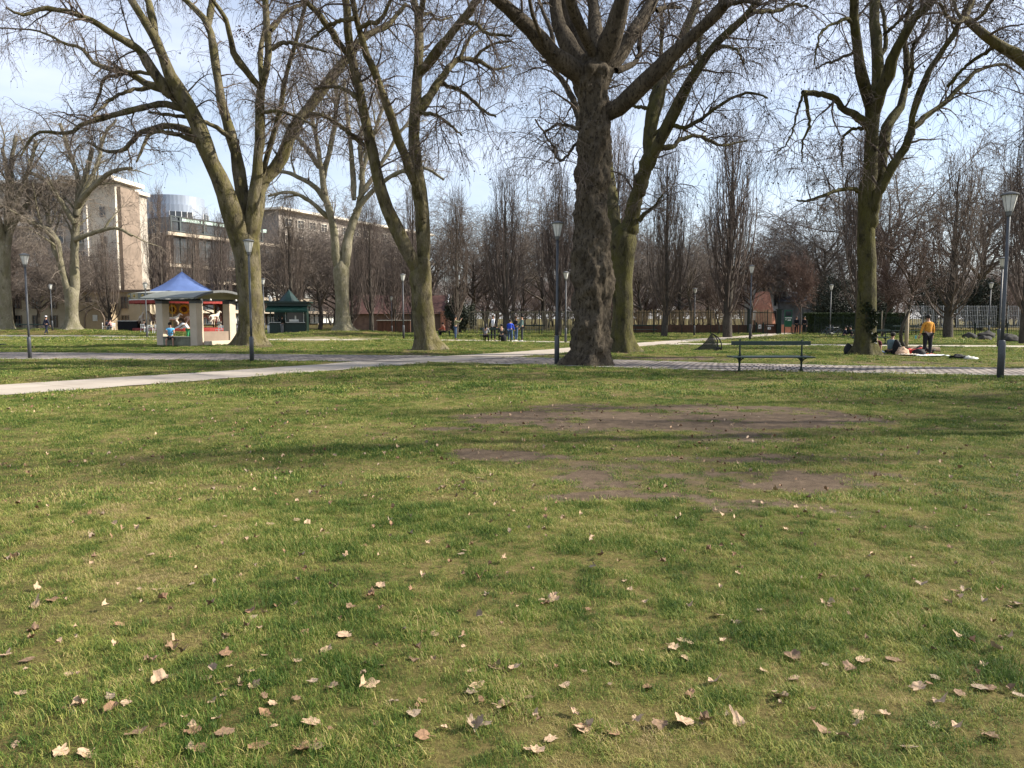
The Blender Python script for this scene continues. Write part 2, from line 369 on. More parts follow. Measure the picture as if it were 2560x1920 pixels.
def ground_mat():
    m=bpy.data.materials.new('lawn_soil'); m.use_nodes=True; nt=m.node_tree;N=nt.nodes;L=nt.links; b=N['Principled BSDF']; b.inputs['Roughness'].default_value=.95; b.inputs['Specular IOR Level'].default_value=.1
    geo=N.new('ShaderNodeNewGeometry')
    def noise(s,d=6,r=.65):
        n=N.new('ShaderNodeTexNoise'); n.inputs['Scale'].default_value=s; n.inputs['Detail'].default_value=d; n.inputs['Roughness'].default_value=r; L.new(geo.outputs['Position'],n.inputs['Vector']); return n
    def ramp(src,els):
        r=N.new('ShaderNodeValToRGB'); L.new(src,r.inputs[0]); e=r.color_ramp.elements
        while len(e)<len(els): e.new(.5)
        for q,(p,c) in zip(e,els): q.position=p; q.color=(*c,1)
        return r
    def mix(f,a,c,bl='MIX'):
        x=N.new('ShaderNodeMix'); x.data_type='RGBA'; x.blend_type=bl
        if isinstance(f,float): x.inputs[0].default_value=f
        else: L.new(f,x.inputs[0])
        for i,q in((6,a),(7,c)):
            if isinstance(q,tuple): x.inputs[i].default_value=(*q,1)
            else: L.new(q,x.inputs[i])
        return x.outputs[2]
    g1=ramp(noise(.35,5).outputs['Fac'],[(.3,GR_A),(.5,GR_B),(.7,GR_C)])
    g2=ramp(noise(48,9,.9).outputs['Fac'],[(.36,(.22,.2,.17)),(.64,(1.5,1.42,1.3))])
    grass=mix(.8,g1.outputs[0],g2.outputs[0],'MULTIPLY')
    soil=ramp(noise(5,8,.75).outputs['Fac'],[(.3,(.062,.044,.029)),(.7,(.165,.12,.08))])
    at=N.new('ShaderNodeAttribute'); at.attribute_name='dirt'
    ns=noise(7,6,.8); ad=N.new('ShaderNodeMath'); ad.operation='MULTIPLY_ADD'; L.new(ns.outputs['Fac'],ad.inputs[0]); ad.inputs[1].default_value=.7; 
    sb=N.new('ShaderNodeMath'); sb.operation='SUBTRACT'; L.new(at.outputs['Fac'],sb.inputs[0]); sb.inputs[1].default_value=.3; L.new(sb.outputs[0],ad.inputs[2])
    fm=ramp(ad.outputs[0],[(.22,(0,0,0)),(.62,(1,1,1))])
    c=mix(fm.outputs[0],grass,soil.outputs[0])
    a2=N.new('ShaderNodeAttribute'); a2.attribute_name='sand'
    sn=ramp(noise(1.2,6,.75).outputs['Fac'],[(.35,(0,0,0)),(.6,(1,1,1))]); ml=N.new('ShaderNodeMath'); ml.operation='MULTIPLY'; L.new(sn.outputs[0],ml.inputs[0]); L.new(a2.outputs['Fac'],ml.inputs[1])
    c=mix(ml.outputs[0],c,(.34,.30,.19))
    L.new(c,b.inputs['Base Color'])
    bp=N.new('ShaderNodeBump'); bp.inputs['Strength'].default_value=.6; bp.inputs['Distance'].default_value=.04; L.new(noise(16,8,.8).outputs['Fac'],bp.inputs['Height']); L.new(bp.outputs[0],b.inputs['Normal'])
    return m
GR_A=(.085,.085,.028); GR_B=(.14,.12,.045); GR_C=(.20,.155,.075)
def path_mat(kind):
    m=bpy.data.materials.new('path_'+kind); m.use_nodes=True; nt=m.node_tree;N=nt.nodes;L=nt.links; b=N['Principled BSDF']; b.inputs['Roughness'].default_value=.85; b.inputs['Specular IOR Level'].default_value=.2
    geo=N.new('ShaderNodeNewGeometry'); uv=N.new('ShaderNodeUVMap')
    nz=N.new('ShaderNodeTexNoise'); nz.inputs['Scale'].default_value=1.1; nz.inputs['Detail'].default_value=9; nz.inputs['Roughness'].default_value=.7; L.new(geo.outputs['Position'],nz.inputs['Vector'])
    cr=N.new('ShaderNodeValToRGB'); L.new(nz.outputs['Fac'],cr.inputs[0]); e=cr.color_ramp.elements; e[0].position=.3; e[1].position=.7
    br=N.new('ShaderNodeTexBrick'); sw=N.new('ShaderNodeSeparateXYZ'); cb=N.new('ShaderNodeCombineXYZ'); L.new(uv.outputs[0],sw.inputs[0]); L.new(sw.outputs[1],cb.inputs[0]); L.new(sw.outputs[0],cb.inputs[1]); L.new(cb.outputs[0],br.inputs['Vector'])
    if kind=='conc':
        e[0].color=(.36,.305,.245,1); e[1].color=(.47,.41,.335,1)
        br.inputs['Scale'].default_value=1; br.inputs['Brick Width'].default_value=4; br.inputs['Row Height'].default_value=2.5; br.inputs['Mortar Size'].default_value=.012; br.offset=0
        br.inputs['Color1'].default_value=(1,1,1,1); br.inputs['Color2'].default_value=(.9,.9,.9,1); br.inputs['Mortar'].default_value=(.45,.43,.4,1)
    elif kind=='cob':
        e[0].color=(.24,.21,.19,1); e[1].color=(.38,.335,.295,1)
        br.inputs['Scale'].default_value=1; br.inputs['Brick Width'].default_value=.21; br.inputs['Row Height'].default_value=.62; br.inputs['Mortar Size'].default_value=.032; br.inputs['Mortar Smooth'].default_value=.3
        br.inputs['Color1'].default_value=(1.1,1.08,1.05,1); br.inputs['Color2'].default_value=(.5,.49,.5,1); br.inputs['Mortar'].default_value=(.16,.14,.12,1); br.inputs['Bias'].default_value=-.1
    else:
        e[0].color=(.36,.32,.25,1); e[1].color=(.50,.45,.37,1)
        br.inputs['Scale'].default_value=.01; br.inputs['Color1'].default_value=(1,1,1,1); br.inputs['Color2'].default_value=(1,1,1,1); br.inputs['Mortar Size'].default_value=0
    mx=N.new('ShaderNodeMix'); mx.data_type='RGBA'; mx.blend_type='MULTIPLY'; mx.inputs[0].default_value=1; L.new(cr.outputs[0],mx.inputs[6]); L.new(br.outputs['Color'],mx.inputs[7]); L.new(mx.outputs[2],b.inputs['Base Color'])
    bp=N.new('ShaderNodeBump'); bp.inputs['Strength'].default_value=.5; bp.inputs['Distance'].default_value=.02; L.new(br.outputs['Color'],bp.inputs['Height']); L.new(bp.outputs[0],b.inputs['Normal'])
    return m
def build_path(name,key,m,z,kerb=0.0):
    p=PATHS[key]; t=np.gradient(p[:,:2],axis=0); t/=np.linalg.norm(t,axis=1)[:,None]; nrm=np.stack([-t[:,1],t[:,0]],1)
    s=np.concatenate([[0],np.cumsum(np.linalg.norm(np.diff(p[:,:2],axis=0),axis=1))])
    def strip(nm,offs,mm,zz,crown=0,wob=.22):
        K=len(offs); V=[];UV=[]
        for j,(fr,ab) in enumerate(offs):
            w=p[:,2]/2*fr+ab
            if abs(fr)==1 and wob: w=w+wob*(fbm(s,s*0+j*9.1+len(key),1.2,8,4)-.5)*2
            q=p[:,:2]+nrm*w[:,None]; V.append(np.concatenate([q,np.full((len(p),1),zz)],1)); UV.append(np.stack([w,s],1))
        V=np.stack(V,1).reshape(-1,3); UV=np.stack(UV,1).reshape(-1,2)
        if crown==0: pass
        i=(np.arange(len(p)-1)[:,None]*K+np.arange(K-1)[None,:]).ravel(); Q=np.stack([i,i+K,i+K+1,i+1],1)[:,::-1]
        me=np_mesh(nm,V,Q[:, :],mats=[mm]); 
        uvl=me.uv_layers.new(name='UVMap'); li=np.zeros(len(me.loops),np.int32); me.loops.foreach_get('vertex_index',li); uvl.data.foreach_set('uv',UV[li].astype(np.float32).ravel())
        if me.polygons[0].normal.z<0: me.flip_normals()
        tag(link(nm,me),kind='structure')
    strip(name,[(-1,0),(-.5,0),(0,0),(.5,0),(1,0)],m,z)
    if kerb:
        km=mat('kerb_stone',(.42,.39,.35),.85,.25,4,.3)
        strip('kerb',[(-1,-kerb*.3),(-1,kerb*.7)],km,z+.006,wob=.0); strip('kerb',[(1,-kerb*.7),(1,kerb*.3)],km,z+.006,wob=.0)
def grass_mat():
    m=bpy.data.materials.new('grass_blade'); m.use_nodes=True; nt=m.node_tree;N=nt.nodes;L=nt.links; b=N['Principled BSDF']; b.inputs['Roughness'].default_value=.6; b.inputs['Specular IOR Level'].default_value=.25
    geo=N.new('ShaderNodeNewGeometry'); at=N.new('ShaderNodeAttribute'); at.attribute_name='tone'
    def noise(s,d):
        n=N.new('ShaderNodeTexNoise'); n.inputs['Scale'].default_value=s; n.inputs['Detail'].default_value=d; n.inputs['Roughness'].default_value=.7; L.new(geo.outputs['Position'],n.inputs['Vector']); return n
    def math(op,a,c):
        q=N.new('ShaderNodeMath'); q.operation=op
        for i,v in enumerate((a,c)):
            if isinstance(v,(int,float)): q.inputs[i].default_value=v
            else: L.new(v,q.inputs[i])
        return q.outputs[0]
    n1=noise(.5,4).outputs['Fac']; n2=noise(3.2,4).outputs['Fac']
    f=math('ADD',math('MULTIPLY',at.outputs['Fac'],.62),math('ADD',math('MULTIPLY',math('SUBTRACT',n1,.5),1.5),math('MULTIPLY',math('SUBTRACT',n2,.5),1.3)))
    cr=N.new('ShaderNodeValToRGB'); L.new(f,cr.inputs[0]); e=cr.color_ramp.elements
    cols=[(0,(.045,.09,.014)),(.2,(.105,.175,.028)),(.4,(.20,.25,.046)),(.58,(.325,.32,.078)),(.76,(.44,.355,.14)),(1,(.48,.36,.20))]
    while len(e)<len(cols): e.new(.5)
    for q,(p,c) in zip(e,cols): q.position=p; q.color=(*c,1)
    L.new(cr.outputs[0],b.inputs['Base Color'])
    tr=N.new('ShaderNodeBsdfTranslucent'); L.new(cr.outputs[0],tr.inputs['Color']); ms=N.new('ShaderNodeMixShader'); ms.inputs[0].default_value=.3
    L.new(b.outputs[0],ms.inputs[1]); L.new(tr.outputs[0],ms.inputs[2]); L.new(ms.outputs[0],N['Material Output'].inputs['Surface'])
    return m
def clump(name,nb,rad,hmin,hmax,w,gm,seed,dry=.2,flat=.5):
    g=np.random.default_rng(seed); V=[];T=[];Q=[];tone=[]
    for i in range(nb):
        a=g.uniform(0,2*PI); r=rad*math.sqrt(g.uniform()); bx,by=r*math.cos(a),r*math.sin(a)
        az=g.uniform(0,2*PI); L=g.uniform(hmin,hmax); ln=g.uniform(.35,1.45)**(1/(.5+flat)); ww=w*g.uniform(.6,1.25)
        tn=g.uniform(.0,.55) if g.uniform()>dry else g.uniform(.7,1.25)
        px=np.array((bx,by,0.0)); sd=np.array((-math.sin(az),math.cos(az),0)); b0=len(V); el=PI/2-ln*.55
        for k in range(4):
            wk=ww*(1,.9,.65,0)[k]/2
            if k<3: V+= [px-sd*wk,px+sd*wk]; tone+=[tn]*2
            else: V.append(px.copy()); tone.append(tn)
            px=px+np.array((math.cos(el)*math.cos(az),math.cos(el)*math.sin(az),math.sin(el)))*L/3; el-=ln*g.uniform(.4,.9)
            if px[2]<.002: px[2]=.002
        Q+=[(b0,b0+1,b0+3,b0+2),(b0+2,b0+3,b0+5,b0+4)]; T.append((b0+4,b0+5,b0+6))
    me=np_mesh(name,np.array(V),Q,T,mats=[gm],smooth=True,attr={'tone':np.array(tone)})
    return bpy.data.objects.new(name,me)
def scatter(name,pts,idx,rz,scl,coll,n_proto,jit=.12):
    me=bpy.data.meshes.new(name); me.vertices.add(len(pts)); me.vertices.foreach_set('co',pts.astype(np.float32).ravel())
    a=me.attributes.new('idx','INT','POINT'); a.data.foreach_set('value',idx.astype(np.int32))
    a=me.attributes.new('rot','FLOAT_VECTOR','POINT'); rv=np.zeros((len(pts),3),np.float32); rv[:,2]=rz; rv[:,0]=rng.normal(0,1,len(pts))*jit; rv[:,1]=rng.normal(0,1,len(pts))*jit; a.data.foreach_set('vector',rv.ravel())
    a=me.attributes.new('scl','FLOAT','POINT'); a.data.foreach_set('value',scl.astype(np.float32))
    o=tag(link(name,me),kind='stuff')
    ng=bpy.data.node_groups.new(name+'_nodes','GeometryNodeTree'); ng.interface.new_socket('Geometry',in_out='INPUT',socket_type='NodeSocketGeometry'); ng.interface.new_socket('Geometry',in_out='OUTPUT',socket_type='NodeSocketGeometry')
    N=ng.nodes;L=ng.links; gi=N.new('NodeGroupInput'); go=N.new('NodeGroupOutput'); ip=N.new('GeometryNodeInstanceOnPoints'); ci=N.new('GeometryNodeCollectionInfo')
    ci.inputs['Collection'].default_value=coll; ci.inputs['Separate Children'].default_value=True; ci.inputs['Reset Children'].default_value=True
    def na(nm,t):
        q=N.new('GeometryNodeInputNamedAttribute'); q.data_type=t; q.inputs['Name'].default_value=nm; return q.outputs['Attribute']
    L.new(gi.outputs[0],ip.inputs['Points']); L.new(ci.outputs[0],ip.inputs['Instance']); ip.inputs['Pick Instance'].default_value=True
    L.new(na('idx','INT'),ip.inputs['Instance Index']); L.new(na('rot','FLOAT_VECTOR'),ip.inputs['Rotation']); L.new(na('scl','FLOAT'),ip.inputs['Scale'])
    L.new(ip.outputs[0],go.inputs[0])
    md=o.modifiers.new('scatter','NODES'); md.node_group=ng
    return o
def build_grass():
    gm=grass_mat(); zones=[(2.3,6.5,1150,dict(nb=36,rad=.05,hmin=.016,hmax=.05,w=.0021)),(6.5,15,270,dict(nb=50,rad=.10,hmin=.018,hmax=.05,w=.0042)),(15,50,26,dict(nb=80,rad=.25,hmin=.03,hmax=.07,w=.012)),(50,100,6,dict(nb=90,rad=.5,hmin=.04,hmax=.09,w=.03))]
    for zi,(y0,y1,dens,kw) in enumerate(zones):
        c=bpy.data.collections.new('grass_clumps_%d'%zi); NP=8
        for k in range(NP): c.objects.link(clump('grass_clump_%d%d'%(zi,k),gm=gm,seed=100*zi+k,dry=(.12,.2,.35,.1,.25,.45,.15,.7)[k],flat=(.4,.9,.6,.2,.8,.9,.5,1)[k],**kw))
        hw=.70; area=hw*(y1*y1-y0*y0); n=int(area*dens)
        yy=np.sqrt(rng.uniform(y0*y0,y1*y1,n)); xx=rng.uniform(-1,1,n)*hw*yy+rng.uniform(-.5,.5,n)
        d=dirt(xx,yy); pd=path_dist(xx,yy); keep=(rng.uniform(size=n)>np.clip(d*1.05,0,1))&(pd>-.16*rng.uniform(0,1,n)**2+(.12,.12,.12,.3)[zi]*(zi>1)*rng.uniform(0,1,n))
        keep&=~((sandy(xx,yy)>.3)&(rng.uniform(size=n)<.85))
        for (tx,ty,_,_),tr in zip(MOUNDS[3:],(.95,.8,.75,.7,.65)): keep&=np.hypot(xx-tx,yy-ty)>tr
        xx,yy=xx[keep],yy[keep]; n=len(xx)
        lush=fbm(xx,yy,.9,91,3); tuft=fbm(xx,yy,(7,5,1.8,.8)[zi],29,3); sc=np.clip(.62+.8*(lush-.35)+1.5*(tuft-.45)+rng.normal(0,.13,n),.42,1.5); low=sstep(.5,.3,tuft)
        z=gz(xx,yy)-.002; sc=sc*(1-.45*dirt(xx,yy))
        dry=.5*fbm(xx,yy,.6,55,3)+.5*fbm(xx,yy,2.6,58,3)+rng.normal(0,.19,n)+.22*low-.02; idx=np.clip(np.interp(dry,[.25,.42,.55,.7],[0,2.2,5,7.9]),0,7.99).astype(int)
        order=np.array([3,0,6,1,4,2,5,7]); idx=order[idx]
        scatter('grass',np.stack([xx,yy,z],1),idx,rng.uniform(0,2*PI,n),sc,c,NP)
        print('grass zone',zi,n)
# ---- fallen leaves
def leaf_mesh(name,m,seed,curl):
    g=np.random.default_rng(seed); n=40; out=[]
    lob=[(0,g.uniform(.7,1)),(.95,g.uniform(.55,1)),(-.95,g.uniform(.55,1)),(1.85,g.uniform(.4,.8)),(-1.85,g.uniform(.4,.8))]; cutd=g.uniform(0,6.28); cutr=g.uniform(.5,1.3)
    for k in range(n):
        a=-PI+2*PI*k/n; r=.6
        for la,lr in lob: r=max(r,lr*math.exp(-((a-la)/.42)**2) if abs(a-la)<1 else 0)
        r=max(r,.62*math.exp(-(a/2.0)**4)); r*=1+.06*math.sin(9*a+seed)+g.normal(0,.04)+.2*math.sin(a+seed*2.3)
        if abs(abs(a)-PI)<.25: r*=.75
        cd_=math.cos(a-cutd); r=min(r,cutr/cd_*(1+g.normal(0,.06))) if cd_>.2 else r
        out.append((r*math.sin(a),r*math.cos(a)))
    out=np.array(out); V=[(0,-.05,0)]; 
    for f in(.5,1.0): V+=[(x*f,y*f-.0,0) for x,y in out]
    V=np.array(V); V[:,:2]*=.5
    cu,cv=g.uniform(-.6,1.3)*curl,g.uniform(-1.2,1.0)*curl; fold=g.uniform(.1,1.0)*curl
    x,y=V[:,0].copy(),V[:,1].copy()
    V[:,2]=cu*x*x*1.1+cv*y*y+fold*np.abs(x)+.05*np.sin(9*x+seed)*np.cos(8*y)*curl+.16*curl*np.sin(5*np.arctan2(x,y))*np.hypot(x,y); V[:,2]+=np.where(x*np.cos(seed*1.7)+y*np.sin(seed*1.7)>.16,(x*np.cos(seed*1.7)+y*np.sin(seed*1.7)-.16)*1.5*curl,0)
    V[:,0]=x*(1-.25*curl*np.abs(x)); V[:,2]-=V[:,2].min()
    T=[(0,1+k,1+(k+1)%n) for k in range(n)]; Q=[(1+k,1+n+k,1+n+(k+1)%n,1+(k+1)%n) for k in range(n)]
    # petiole
    b=len(V); pet=[]
    for i in range(4):
        t=i/3; pet+=[(-.012,-.05-.45*t,.02+.1*t*curl),(.012,-.05-.45*t,.02+.1*t*curl)]
    V=np.concatenate([V,np.array(pet)]); 
    for i in range(3): Q.append((b+2*i,b+2*i+1,b+2*i+3,b+2*i+2))
    return np_mesh(name,V,Q,T,mats=[m])
def leaf_mat(nm,c,c2):
    m=mat(nm,c,.75,.2,5,.4,col2=c2); return m
def build_leaves():
    ms=[('pale tan',leaf_mat('leaf_pale',(.47,.33,.21),(.33,.225,.14))),('orange-brown',leaf_mat('leaf_orange',(.29,.17,.095),(.19,.11,.06))),('dull brown',leaf_mat('leaf_brown',(.25,.16,.095),(.15,.095,.055))),('grey-beige',leaf_mat('leaf_grey',(.34,.255,.175),(.21,.155,.105)))]
    shp=['nearly flat','gently curled','tightly curled']
    me={(i,j,k):leaf_mesh('fallen_leaf',ms[i][1],7*i+3*j+11*k+2,(.12,.35,.7)[j]) for i in range(4) for j in range(3) for k in range(6)}
    big=[(1195,1305,17,0),(705,1420,15,0),(745,1388,14,0),(485,1433,15,1),(350,1490,16,0),(300,1600,16,2),(555,1630,17,1),(672,1583,15,0),(590,1195,13,3),(822,1278,13,0),(110,1308,12,1),(260,1362,12,1),(375,1415,13,2),(660,1385,12,1),(1455,1415,14,0),(1710,1438,14,2),(1865,1448,14,0),(1840,1465,14,2),(1790,1318,13,0),(1800,1255,12,0),(1855,1560,13,0),(1850,1585,10,0),(1520,1575,16,2),(1475,1580,17,0),(1600,1585,15,0),(1025,1590,16,3),(1090,1540,15,0),(1070,1455,15,2),(1110,1462,13,0),(1020,1465,13,0),(915,1610,15,1),(720,1500,14,0),(800,1495,13,0),(760,1330,13,2),(545,1335,12,1),(350,1310,12,1),(450,1090,10,3),(700,1010,9,3),(1110,1110,9,0),(1800,1118,11,0),(1720,1105,10,0),(1530,1200,12,1),(1985,1505,13,0),(1490,1520,11,1),(1780,1600,12,2),(2195,1320,14,0),(130,1640,16,0),(190,1645,17,0),(1260,1590,14,1),(1220,1500,12,0),(1160,1640,12,0),(650,1640,15,1),(430,1640,13,1),(480,1490,12,1),(1560,1400,9,0),(1640,1330,9,3),(1350,1265,9,0),(1475,1395,12,0),(1240,1090,9,1),(1225,1085,9,0),(1265,1092,8,2),(1600,1060,9,0),(1700,1030,8,3),(1150,1045,8,0),(960,1060,9,2),(985,1055,9,0),(420,1600,13,1),(60,1440,12,2),(240,1550,12,1),(900,1440,13,2),(940,1385,12,0),(890,1560,12,3),(2110,1500,13,3),(2060,1400,12,1),(2140,1610,13,2),(2000,1330,11,1),(2080,1290,11,3),(150,1470,11,0),(540,1470,10,0),(1330,1450,12,0),(1400,1500,12,1),(1430,1585,12,2),(1690,1520,12,0),(1930,1440,12,2),(1330,1600,12,1),(570,1560,12,1),(470,1570,10,0),(640,1530,10,2)]
    L=[]
    for u,v,s,i in big: p=G(u*1.15732,v*1.15732); L.append((p[0],p[1],s/100,i,1))
    while len(L)<292:
        v=960+ (1920-1040)*rng.uniform(0.09,1)**.8+60; u=rng.uniform(10,2550)
        if v>1915: continue
        p=G(u,v)
        if fbm(p[0],p[1],1.1,61,2)<.36 and rng.uniform()<.7: continue
        if abs(u-1500)<250 and 1000<v<1300 and rng.uniform()<.5: continue
        L.append((p[0],p[1],rng.uniform(.05,.105) if rng.uniform()<.75 else rng.uniform(.1,.15),int(rng.choice([0,0,1,2,3],p=[.25,.2,.2,.2,.15])),int(rng.integers(0,3))))
    for x,y,s,i,j in L:
        if j==1: j=int(rng.choice([0,1,1,2]))
        o=link('fallen_leaf',me[(i,j,int(rng.integers(0,6)))]); z=gz1(x,y)+.004+.016*rng.uniform()
        o.location=(x,y,z); o.scale=(s*.80*rng.uniform(.7,1.1),s*.80*rng.uniform(.5,1.0),s*.8); o.rotation_euler=(rng.normal(0,.16),rng.normal(0,.16),rng.uniform(0,2*PI))
        tag(o,f'{ms[i][0]} dry plane leaf, {shp[j]}, lying on the short grass','leaf','fallen leaves on the lawn')
    # distant specks: leaves and scraps too many to count
    V=[];Q=[];T=[];MI=[];b=0; srcs=[]
    base=leaf_mesh('tmp',ms[0][1],3,.8); bv=np.zeros(len(base.vertices)*3,np.float32); base.vertices.foreach_get('co',bv); bv=bv.reshape(-1,3)
    keepv=np.array([0]+list(range(41,81))) ; simp=bv[keepv]
    n=0; VV=[];TT=[];mi=[]
    while n<1900:
        y=math.sqrt(rng.uniform(4*4,46*46)) if n>700 else math.sqrt(rng.uniform(3.2*3.2,14*14)); x=rng.uniform(-.7,.7)*y
        if path_dist(np.array([x]),np.array([y]))[0]<.1 or fbm(x,y,.5,66,2)<.38: continue
        s=rng.uniform(.025,.06)*(1+y/45); a=rng.uniform(0,2*PI); tl=rng.normal(0,.4,2)
        M=np.array(Euler((tl[0],tl[1],a)).to_matrix()); p=simp@M.T*s+np.array((x,y,gz1(x,y)+(.012 if dirt(np.array([x]),np.array([y]))[0]>.3 else .03+.01*y/20)))
        k=len(VV)*41; VV.append(p); TT.append(np.array([(k,k+1+q,k+1+(q+1)%40) for q in range(40)])); mi+= [int(rng.integers(0,4))]*40; n+=1
    o=link('leaf_litter',np_mesh('leaf_litter',np.concatenate(VV),None,np.concatenate(TT),mats=[q[1] for q in ms],matidx=mi)); tag(o,kind='stuff')
# ------------------------------------------------------------------ trees
def nrmz(a): return a/np.maximum(np.linalg.norm(a,axis=-1,keepdims=True),1e-9)
def tubes(Pn,Rn,S):
    N,n,_=Pn.shape; T=nrmz(np.gradient(Pn,axis=1)); mean=nrmz(T.mean(1))
    ref=np.where(np.abs(mean[:,2:3])<.8,np.array([[0,0,1.]]),np.array([[1.,0,0]])); ref=np.repeat(ref[:,None,:],n,1)
    U=nrmz(np.cross(T,ref)); W=np.cross(T,U); a=2*PI*np.arange(S)/S
    V=Pn[:,:,None,:]+Rn[:,:,None,None]*(np.cos(a)[None,None,:,None]*U[:,:,None,:]+np.sin(a)[None,None,:,None]*W[:,:,None,:])
    i=np.arange(N)[:,None,None]*n*S+np.arange(n-1)[None,:,None]*S; k=np.arange(S)[None,None,:]; k2=(k+1)%S
    Q=np.stack([i+k,i+k2,i+S+k2,i+S+k],-1).reshape(-1,4)
    return V.reshape(-1,3),Q
class NB:
    def __init__(s): s.V=[];s.Q=[];s.n=0
    def add(s,V,Q): s.V.append(V); s.Q.append(Q+s.n); s.n+=len(V)
    def tubes(s,Pn,Rn,S): 
        if len(Pn): s.add(*tubes(Pn,Rn,S))
    def mesh(s,name,m,smooth=True): return np_mesh(name,np.concatenate(s.V),np.concatenate(s.Q),mats=[m],smooth=smooth)
def grow(P0,D0,L,n,wander,pull,g,pullpow=1.0,kink=0):
    """pull: (N,3) or (3,) bias growing along the branch"""
    d=nrmz(np.array(D0,float)); p=np.array(P0,float); out=[p.copy()]; st=(np.asarray(L)/(n-1))[:,None]; pull=np.asarray(pull,float)
    for i in range(1,n):
        d=nrmz(d+g.normal(0,wander,d.shape)+pull*((i/n)**pullpow)/n*3)
        p=p+d*st; out.append(p.copy())
    return np.stack(out,1)
def children(Pn,Rn,cnt,fr,ang,g,weights=None,up=0.0):
    N,n,_=Pn.shape
    if weights is None: weights=np.linalg.norm(np.diff(Pn,axis=1),axis=2).sum(1)
    w=weights/weights.sum(); idx=g.choice(N,cnt,p=w); f=fr[0]+(fr[1]-fr[0])*g.uniform(size=cnt); q=f*(n-1); i=np.minimum(q.astype(int),n-2); t=(q-i)[:,None]
    s=Pn[idx,i]*(1-t)+Pn[idx,i+1]*t; tn=nrmz(Pn[idx,i+1]-Pn[idx,i]); r=Rn[idx,i]*(1-t[:,0])+Rn[idx,i+1]*t[:,0]
    rv=nrmz(g.normal(size=(cnt,3))); pr=nrmz(rv-tn*(rv*tn).sum(1,keepdims=True)); A=np.radians(g.uniform(ang[0],ang[1],cnt))[:,None]
    d=nrmz(tn*np.cos(A)+pr*np.sin(A)+np.array((0,0,up)))
    return s,d,r,f,idx
def taper(r0,r1,n,pw=1.0):
    t=np.linspace(0,1,n)[None,:]**pw; return r0[:,None]*(1-t)+r1[:,None]*t if hasattr(r1,'__len__') else r0[:,None]*(1-t)+r1*t
def cr_resample(a,n):
    a=np.array(a,float); seg=np.concatenate([[0],np.cumsum(np.linalg.norm(np.diff(a[:,:3],axis=0),axis=1))]); ts=np.linspace(0,seg[-1],n); out=[]
    for t in ts:
        i=min(max(np.searchsorted(seg,t)-1,0),len(a)-2); u=(t-seg[i])/max(seg[i+1]-seg[i],1e-6)
        p0=a[max(i-1,0)];p1=a[i];p2=a[i+1];p3=a[min(i+2,len(a)-1)]
        out.append(.5*((2*p1)+(-p0+p2)*u+(2*p0-5*p1+4*p2-p3)*u*u+(-p0+3*p1-3*p2+p3)*u**3))
    return np.array(out)
TWIG=mat('twig_bark',(.105,.082,.066),.85,.35,3)
TWIGP=mat('twig_purple',(.10,.078,.066),.85,.3,2)
BALL=mat('seed_ball',(.022,.015,.011),.9,.3,20)
def balls_mesh(Pts,r,g):
    o=np.array([(1,0,0),(-1,0,0),(0,1,0),(0,-1,0),(0,0,1),(0,0,-1)],float); f=np.array([(0,2,4),(2,1,4),(1,3,4),(3,0,4),(2,0,5),(1,2,5),(3,1,5),(0,3,5)])
    n=len(Pts); V=(Pts[:,None,:]+o[None]*r[:,None,None]).reshape(-1,3); T=(np.arange(n)[:,None,None]*6+f[None]).reshape(-1,3); return V,T
def plane_twigs(limbP,limbR,g,nsec,ntert,ntwig,nball,seclen=(1.2,3.4),tw=1.0,frac=(.25,1.0),droop=1.0,skipbelow=None):
    """secondary, tertiary, hanging twigs and seed balls off limbs (N,n,3)"""
    nb=NB(); w=np.linalg.norm(np.diff(limbP,axis=1),axis=2).sum(1)*np.clip(.12/np.maximum(limbR.mean(1),.03),.5,2.2)
    s,d,r,f,_=children(limbP,limbR,nsec,frac,(35,85),g,weights=w,up=.25)
    L=g.uniform(*seclen,nsec)*(.65+.5*(1-f)); r0=np.clip(r*.42,.014,.055)
    P2=grow(s,d,L,11,.16,np.array((0,0,-.55*droop)),g,1.3); R2=taper(r0,.009*tw,11); nb.tubes(P2,R2,5)
    # tips of limbs continue as secondaries
    s,d,r,f,_=children(P2,R2,ntert,(.2,1),(30,80),g,up=-.05); L=g.uniform(.5,1.7,ntert); P3=grow(s,d,L,8,.2,np.array((0,0,-.8*droop)),g); R3=taper(np.clip(r*.6,.008,.016)*tw,.0055*tw,8); nb.tubes(P3,R3,3)
    s,d,r,f,_=children(P3,R3,ntwig,(.15,1),(25,75),g,up=-.1); L=g.uniform(.25,.85,ntwig); P4=grow(s,d,L,5,.25,np.array((0,0,-.9*droop)),g); R4=taper(np.full(ntwig,.0062*tw),.004*tw,5); nb.tubes(P4,R4,3)
    k=g.choice(ntwig,nball); B=P4[k,-1]+np.stack([g.normal(0,.02,nball),g.normal(0,.02,nball),-g.uniform(.02,.1,nball)],1)
    return nb,B
